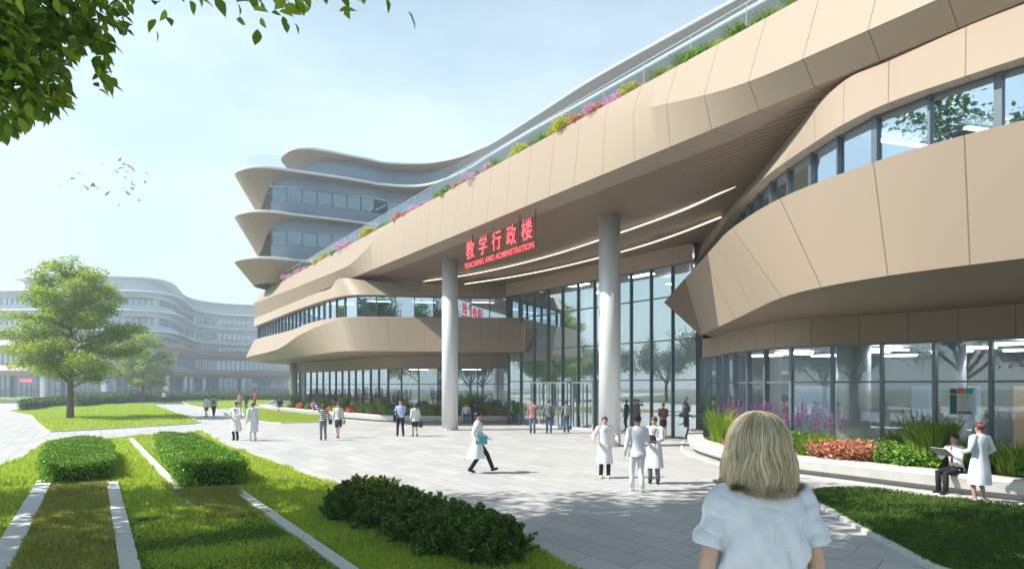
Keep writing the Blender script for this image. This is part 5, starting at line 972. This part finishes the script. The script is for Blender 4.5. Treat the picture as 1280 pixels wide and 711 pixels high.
# ---- foreground woman, on the terrace
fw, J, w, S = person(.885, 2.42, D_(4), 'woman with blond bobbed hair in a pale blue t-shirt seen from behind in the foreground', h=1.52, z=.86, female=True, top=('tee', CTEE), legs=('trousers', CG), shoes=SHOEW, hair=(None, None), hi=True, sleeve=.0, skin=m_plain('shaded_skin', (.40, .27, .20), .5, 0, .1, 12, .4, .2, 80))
for c in list(fw.children):
    if c.name.startswith('t_shirt'): bpy.data.objects.remove(c)
def tee():
    S_ = 1.52 / 1.75; z1 = .93 + .50; V = []; Fc = []; n = 96
    prof = [(z1 + .085, .070, .066, 0), (z1 + .075, .082, .074, 0), (z1 + .055, .12, .085, .0), (z1 + .035, .155, .094, .1), (z1 + .005, .182, .104, .3), (z1 - .04, .195, .114, .5), (z1 - .09, .196, .124, .8), (z1 - .15, .20, .128, 1), (z1 - .22, .19, .126, 1), (z1 - .30, .18, .12, 1.1), (z1 - .38, .178, .118, 1.2), (z1 - .46, .182, .122, 1.3), (z1 - .54, .19, .13, 1.4), (z1 - .60, .192, .132, 1.4)]
    rows = crv([(a, b, c, d) for a, b, c, d in prof], 5)
    for z, rx, ry, fs in rows:
        for k in range(n):
            a = 2 * math.pi * k / n; ca, sa = math.cos(a), math.sin(a)
            wv = .009 * math.sin(a * 5 + z * 9 + math.sin(z * 23)) + .006 * math.sin(a * 9 - z * 26 + 1) + .010 * math.sin(z * 34 + abs(ca) * 7 + sa * 2) * (.4 + abs(ca)) + .003 * math.sin(a * 17 + z * 40)
            r = 1 + wv * fs * 6; e = .9; V.append((rx * r * math.copysign(abs(ca) ** e, ca) * .93, ry * r * math.copysign(abs(sa) ** e, sa), z))
    m = len(rows)
    for j in range(m - 1):
        for k in range(n): k2 = (k + 1) % n; Fc.append((j * n + k, (j + 1) * n + k, (j + 1) * n + k2, j * n + k2))
    Fc.append(tuple(range(n - 1, -1, -1))[::-1]); Fc.append(tuple((m - 1) * n + k for k in range(n))[::-1]); mb = MB().add(V, Fc)
    for s in (-1, 1):
        a, b = J['sh', s], J['el', s]; d = (b - a).normalized(); out = Vector((s, 0, 0)); pts = [a + Vector((-s * .045, 0, .012)), a + Vector((-s * .01, 0, .008)), a + Vector((s * .012, 0, -.03)), a + Vector((s * .016, 0, -.08)) , a + d * .14 + out * .016, a + d * .185 + out * .018, a + d * .19 + out * .016, a + d * .17 + out * .014]
        rad = [.050, .054, .057, .058, .059, .062, .055, .050]; n0 = len(mb.v); P_ = crv([(*p, r) for p, r in zip(pts[:6], rad[:6])], 4); mb.tube([Vector(p[:3]) for p in P_] + pts[6:], [p[3] for p in P_] + rad[6:], 36, cap=True)
        for i in range(n0, len(mb.v)):
            q = Vector(mb.v[i]); k = .0035 * math.sin(q.z * 60 + q.y * 25 * s) + .003 * math.sin(q.z * 95 - q.x * 40); mb.v[i] = (q.x + k * s, q.y + k * .7, q.z)
    mb.v = [(p[0] * S_, p[1] * S_, p[2] * S_) for p in mb.v]; o = mb.build('t_shirt', CTEE, fw, True); from mathutils import noise
    bm = bmesh.new(); bm.from_mesh(o.data); bmesh.ops.recalc_face_normals(bm, faces=bm.faces); bm.to_mesh(o.data); bm.free()
    rm = o.modifiers.new('Remesh', 'REMESH'); rm.mode = 'VOXEL'; rm.voxel_size = .0045; rm.use_smooth_shade = True; sm = o.modifiers.new('Smooth', 'SMOOTH'); sm.factor = .5; sm.iterations = 14
    me = bpy.data.meshes.new_from_object(o.evaluated_get(bpy.context.evaluated_depsgraph_get())); o.modifiers.clear(); o.data = me; me.materials.clear(); me.materials.append(CTEE)
    nv = [tuple(v.normal) for v in me.vertices]
    for v, q in zip(me.vertices, nv):
        p = v.co; s = 1 if p.x > 0 else -1; dz = 1.31 - p.z
        a = noise.noise(Vector((p.x * 7 + dz * 9 * s, p.y * 6, p.z * 13))); b = noise.noise(Vector((p.x * 16 - dz * 12 * s, p.y * 12, p.z * 9 + 5))); c = noise.noise(Vector((p.x * 5, p.y * 5 + 9, p.z * 4)))
        dd = -.0045 * max(0, 1 - abs(a) * 3.2) ** 2 * min(1, abs(c) * 2.4) - .0012 * max(0, 1 - abs(b) * 3) ** 2 * min(1, abs(c) * 2) + .004 * c; v.co = p + Vector(q) * dd
    me.polygons.foreach_set('use_smooth', [True] * len(me.polygons)); me.update(); return o
tee()
def hair_mat():
    t = NT('blond_hair'); g = t.n('ShaderNodeNewGeometry'); r = g.outputs['Random Per Island']; tc = t.n('ShaderNodeTexCoord').outputs['Object']; sp = t.n('ShaderNodeSeparateXYZ'); t.l(tc, sp.inputs[0])
    c = t.ramp(r, [(0, (.19, .155, .09)), (.35, (.33, .28, .17)), (.65, (.46, .40, .26)), (1, (.66, .59, .43))])
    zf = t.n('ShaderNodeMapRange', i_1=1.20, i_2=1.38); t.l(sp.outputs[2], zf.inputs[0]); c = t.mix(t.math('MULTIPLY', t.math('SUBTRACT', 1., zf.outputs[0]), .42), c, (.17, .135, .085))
    b = t.bsdf(c, .33, 0, .6); return t.done(b)
def hair():
    S_ = 1.52 / 1.75; hc = Vector((0, .02, .93 + .50 + .20)) * S_; N = 9000; V = []; Fq = []; seg = 15
    for i in range(N):
        a = random.uniform(0, 2 * math.pi); lay = random.random(); tuft = math.sin(a * 9) * .5 + math.sin(a * 23 + 1) * .3
        if math.sin(a) > .55 and abs(math.cos(a)) < .75: continue          # the face stays open
        ca, sa = math.cos(a), math.sin(a); rx, ry = .088, .102; start = Vector((random.gauss(0, .012), .01 + random.uniform(-.045, .03), .112)); pts = []
        Lz = -.165 + random.gauss(0, .004) + .008 * tuft - .012 * (sa < 0)
        out = .012 + .020 * lay; ph = random.uniform(-.3, .3); curl = random.uniform(.6, 1.3); sw = random.gauss(0, .05)
        for k in range(seg):
            t = k / (seg - 1)
            if t < .42:
                th = t / .42 * math.pi / 2; e = math.sin(th); x = (rx + out) * e * ca; y = (ry + out) * e * sa; z = (.098 + out) * math.cos(th) + .012
                p = Vector((x, y, z)).lerp(start + Vector((x, y, z - .11)) * .9, (1 - e) * .5)
            else:
                q = (t - .42) / .58; bulge = .020 * math.sin(min(1, q * 1.15) * math.pi * .8) + .010 * q; cu = max(0, q - .68) / .32
                r_ = 1 + (bulge + out) / .1 - cu * .05 * curl * (1 - lay) + .30 * (cu ** 2) * lay * (.7 + .5 * math.sin(a * 7)) ; aa = a + sw * q + .02 * math.sin(q * 5 + ph * 8) + .07 * math.sin(q * 7 + a * 5) + .05 * tuft * q
                x = (rx) * r_ * math.cos(aa); y = ry * r_ * math.sin(aa) * (1 - .05 * q); z = .012 + Lz * q + (.026 * cu * cu * (lay ** .7) * (.7 + .5 * math.sin(a * 7))) + .007 * math.sin(q * 9 + a * 3); p = Vector((x, y, z))
            pts.append(hc + p * .95)
        w = random.uniform(.0007, .0013); b0 = len(V)
        for k, p in enumerate(pts):
            d = pts[min(k + 1, seg - 1)] - pts[max(k - 1, 0)]; o_ = Vector((p.x - hc.x, p.y - hc.y, max(0, p.z - hc.z))); s_ = d.cross(o_).normalized() if o_.length > 1e-5 else Vector((1, 0, 0)); u_ = s_.cross(d).normalized(); ww = w * (1 - .6 * (k / seg) ** 3)
            V += [p + s_ * ww, p - s_ * ww, p + u_ * ww * .9]
        for k in range(seg - 1):
            for m_ in range(3): m2_ = (m_ + 1) % 3; Fq.append((b0 + k * 3 + m_, b0 + k * 3 + m2_, b0 + k * 3 + 3 + m2_, b0 + k * 3 + 3 + m_))
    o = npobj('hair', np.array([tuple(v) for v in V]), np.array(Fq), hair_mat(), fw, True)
    mb = MB(); mb.ell(hc + Vector((0, -.008, .018)), (.094, .106, .104), 24, 16); mb.ell(hc + Vector((0, -.025, -.055)), (.084, .072, .085), 24, 12); mb.build('hair', m_plain('hair_under', (.17, .14, .085), .6, 0, .4, 40), fw, True)
random.seed(9); hair()
# ================================================================ birds
BIRD = m_plain('bird_dark', (.03, .03, .035), .8)
random.seed(12); bp_ = [(128, 207), (149, 201), (151, 210), (161, 208), (166, 212), (155, 205), (141, 216), (146, 215), (158, 215), (157, 222), (100, 217), (91, 223), (84, 227), (73, 233), (107, 234), (110, 237), (115, 233), (118, 233), (122, 236), (134, 242), (155, 236), (160, 242), (166, 231), (167, 236), (164, 242), (174, 251), (181, 229), (184, 217), (148, 256), (165, 237), (158, 226), (90, 215)]
for i, (px, py) in enumerate(bp_):
    Y = random.uniform(78, 92); X = (px - 640) / F * Y; Z = CH + (HZ - py) / F * Y; s = .34 * random.uniform(.7, 1.4); f = random.uniform(-.2, .75)
    mb = MB(); mb.tube([(-.5 * s, 0, 0), (-.2 * s, 0, .02), (.3 * s, 0, .02), (.55 * s, 0, .03)], [.03 * s, .11 * s, .10 * s, .03 * s], 6); b = mb.build('bird', BIRD, None, True)
    for q in (-1, 1):
        pr = [(.2, 0, 0), (-.15, 0, 0), (-.25, q * .5, f * .6), (-.15, q * 1.0, f), (.05, q * 1.0, f + .01), (.22, q * .5, f * .6)]; v = [(a * s, b_ * s, c * s) for a, b_, c in pr] + [(a * s, b_ * s, c * s - .03 * s) for a, b_, c in pr]
        mobj('wing', v, [(0, 1, 2, 5), (5, 2, 3, 4), (6, 11, 8, 7), (11, 10, 9, 8), (0, 5, 11, 6), (5, 4, 10, 11), (4, 3, 9, 10), (3, 2, 8, 9), (2, 1, 7, 8), (1, 0, 6, 7)], BIRD, b)
    b.location = (X, Y, Z); b.rotation_euler = (random.uniform(-.6, .6), random.uniform(-.3, .3), random.uniform(0, 6.28)); tagset(b, 'small dark bird flying in the loose flock against the pale sky', 'bird', 'flock of birds flying over the lawns')
# ================================================================ air, sky, sun, camera
HAZE_D = .0018
hz = MB().box((0, 200, 15), (1080, 1060, 32.4)).build('haze', None, kind='stuff', label='pale even summer haze in the air over the campus')
hm = bpy.data.materials.new('haze_air'); hm.use_nodes = True; nt = hm.node_tree; nt.nodes.clear(); ou = nt.nodes.new('ShaderNodeOutputMaterial'); pv = nt.nodes.new('ShaderNodeVolumePrincipled')
pv.inputs['Color'].default_value = (.80, .89, .97, 1); pv.inputs['Density'].default_value = HAZE_D; pv.inputs['Anisotropy'].default_value = .2; nt.links.new(pv.outputs[0], ou.inputs['Volume']); hz.data.materials.append(hm)
EL = D_(45); hx, hy = -1., -.14; ln = math.hypot(hx, hy); sdir = Vector((hx / ln * math.cos(EL), hy / ln * math.cos(EL), math.sin(EL)))
sl = bpy.data.lights.new('sun', 'SUN'); sl.energy = 5.0; sl.angle = D_(.55); sl.color = (1, .955, .88); so_ = bpy.data.objects.new('sun', sl); COL.objects.link(so_); so_.rotation_euler = sdir.to_track_quat('Z', 'Y').to_euler(); so_.location = (-30, -10, 40)
wd_ = bpy.data.worlds.new('World'); SC.world = wd_; wd_.use_nodes = True; nt = wd_.node_tree; nt.nodes.clear()
sk = nt.nodes.new('ShaderNodeTexSky'); sk.sky_type = 'NISHITA'; sk.sun_disc = False; sk.sun_elevation = EL; sk.sun_rotation = math.atan2(hx, hy); sk.air_density = 1.1; sk.dust_density = 1.2; sk.ozone_density = 1.3
bg = nt.nodes.new('ShaderNodeBackground'); wo = nt.nodes.new('ShaderNodeOutputWorld'); tc = nt.nodes.new('ShaderNodeTexCoord'); mp = nt.nodes.new('ShaderNodeMapping'); mp.inputs['Scale'].default_value = (1, 1, 2.6); ns = nt.nodes.new('ShaderNodeTexNoise'); ns.inputs['Scale'].default_value = 1.7; ns.inputs['Detail'].default_value = 7; ns.inputs['Roughness'].default_value = .62
rp_ = nt.nodes.new('ShaderNodeValToRGB'); rp_.color_ramp.elements[0].position = .38; rp_.color_ramp.elements[0].color = (.34, .34, .34, 1); rp_.color_ramp.elements[1].position = .72; rp_.color_ramp.elements[1].color = (.56, .56, .56, 1)
mx = nt.nodes.new('ShaderNodeMix'); mx.data_type = 'RGBA'; mx.inputs[7].default_value = (11.5, 13.4, 14.6, 1)
mu_ = nt.nodes.new('ShaderNodeMix'); mu_.data_type = 'RGBA'; mu_.blend_type = 'MULTIPLY'; mu_.inputs[0].default_value = 1; mu_.inputs[7].default_value = (.80, 1.06, 1.02, 1); ml_ = nt.nodes.new('ShaderNodeMath'); ml_.operation = 'MULTIPLY'; sx_ = nt.nodes.new('ShaderNodeSeparateXYZ'); mr_ = nt.nodes.new('ShaderNodeMapRange'); mr_.inputs[1].default_value = .35; mr_.inputs[2].default_value = .85; mr_.inputs[3].default_value = 1; mr_.inputs[4].default_value = .12
for a, b in ((tc.outputs['Generated'], mp.inputs[0]), (mp.outputs[0], ns.inputs['Vector']), (ns.outputs['Fac'], rp_.inputs[0]), (rp_.outputs[0], ml_.inputs[0]), (tc.outputs['Generated'], sx_.inputs[0]), (sx_.outputs[2], mr_.inputs[0]), (mr_.outputs[0], ml_.inputs[1]), (ml_.outputs[0], mx.inputs[0]), (sk.outputs[0], mu_.inputs[6]), (mu_.outputs[2], mx.inputs[6]), (mx.outputs[2], bg.inputs[0]), (bg.outputs[0], wo.inputs[0])): nt.links.new(a, b)
bg.inputs[1].default_value = .08
cam = bpy.data.cameras.new('camera'); co = bpy.data.objects.new('camera', cam); COL.objects.link(co); co.location = (0, 0, CH); co.rotation_euler = (D_(90), 0, 0); cam.sensor_width = 36; cam.lens = F / 1280 * 36; cam.shift_y = (HZ - 355.5) / 1280; cam.clip_start = .05; cam.clip_end = 3000; SC.camera = co
vs = SC.view_settings; vs.view_transform = 'Standard'; vs.look = 'None'; vs.exposure = 0.75; vs.gamma = 1; vs.use_curve_mapping = False
cy_ = SC.cycles; cy_.use_denoising = True; cy_.max_bounces = 8; cy_.diffuse_bounces = 3; cy_.glossy_bounces = 3; cy_.transmission_bounces = 4; cy_.transparent_max_bounces = 16; cy_.volume_bounces = 0; cy_.sample_clamp_indirect = 6; cy_.caustics_reflective = False; cy_.caustics_refractive = False
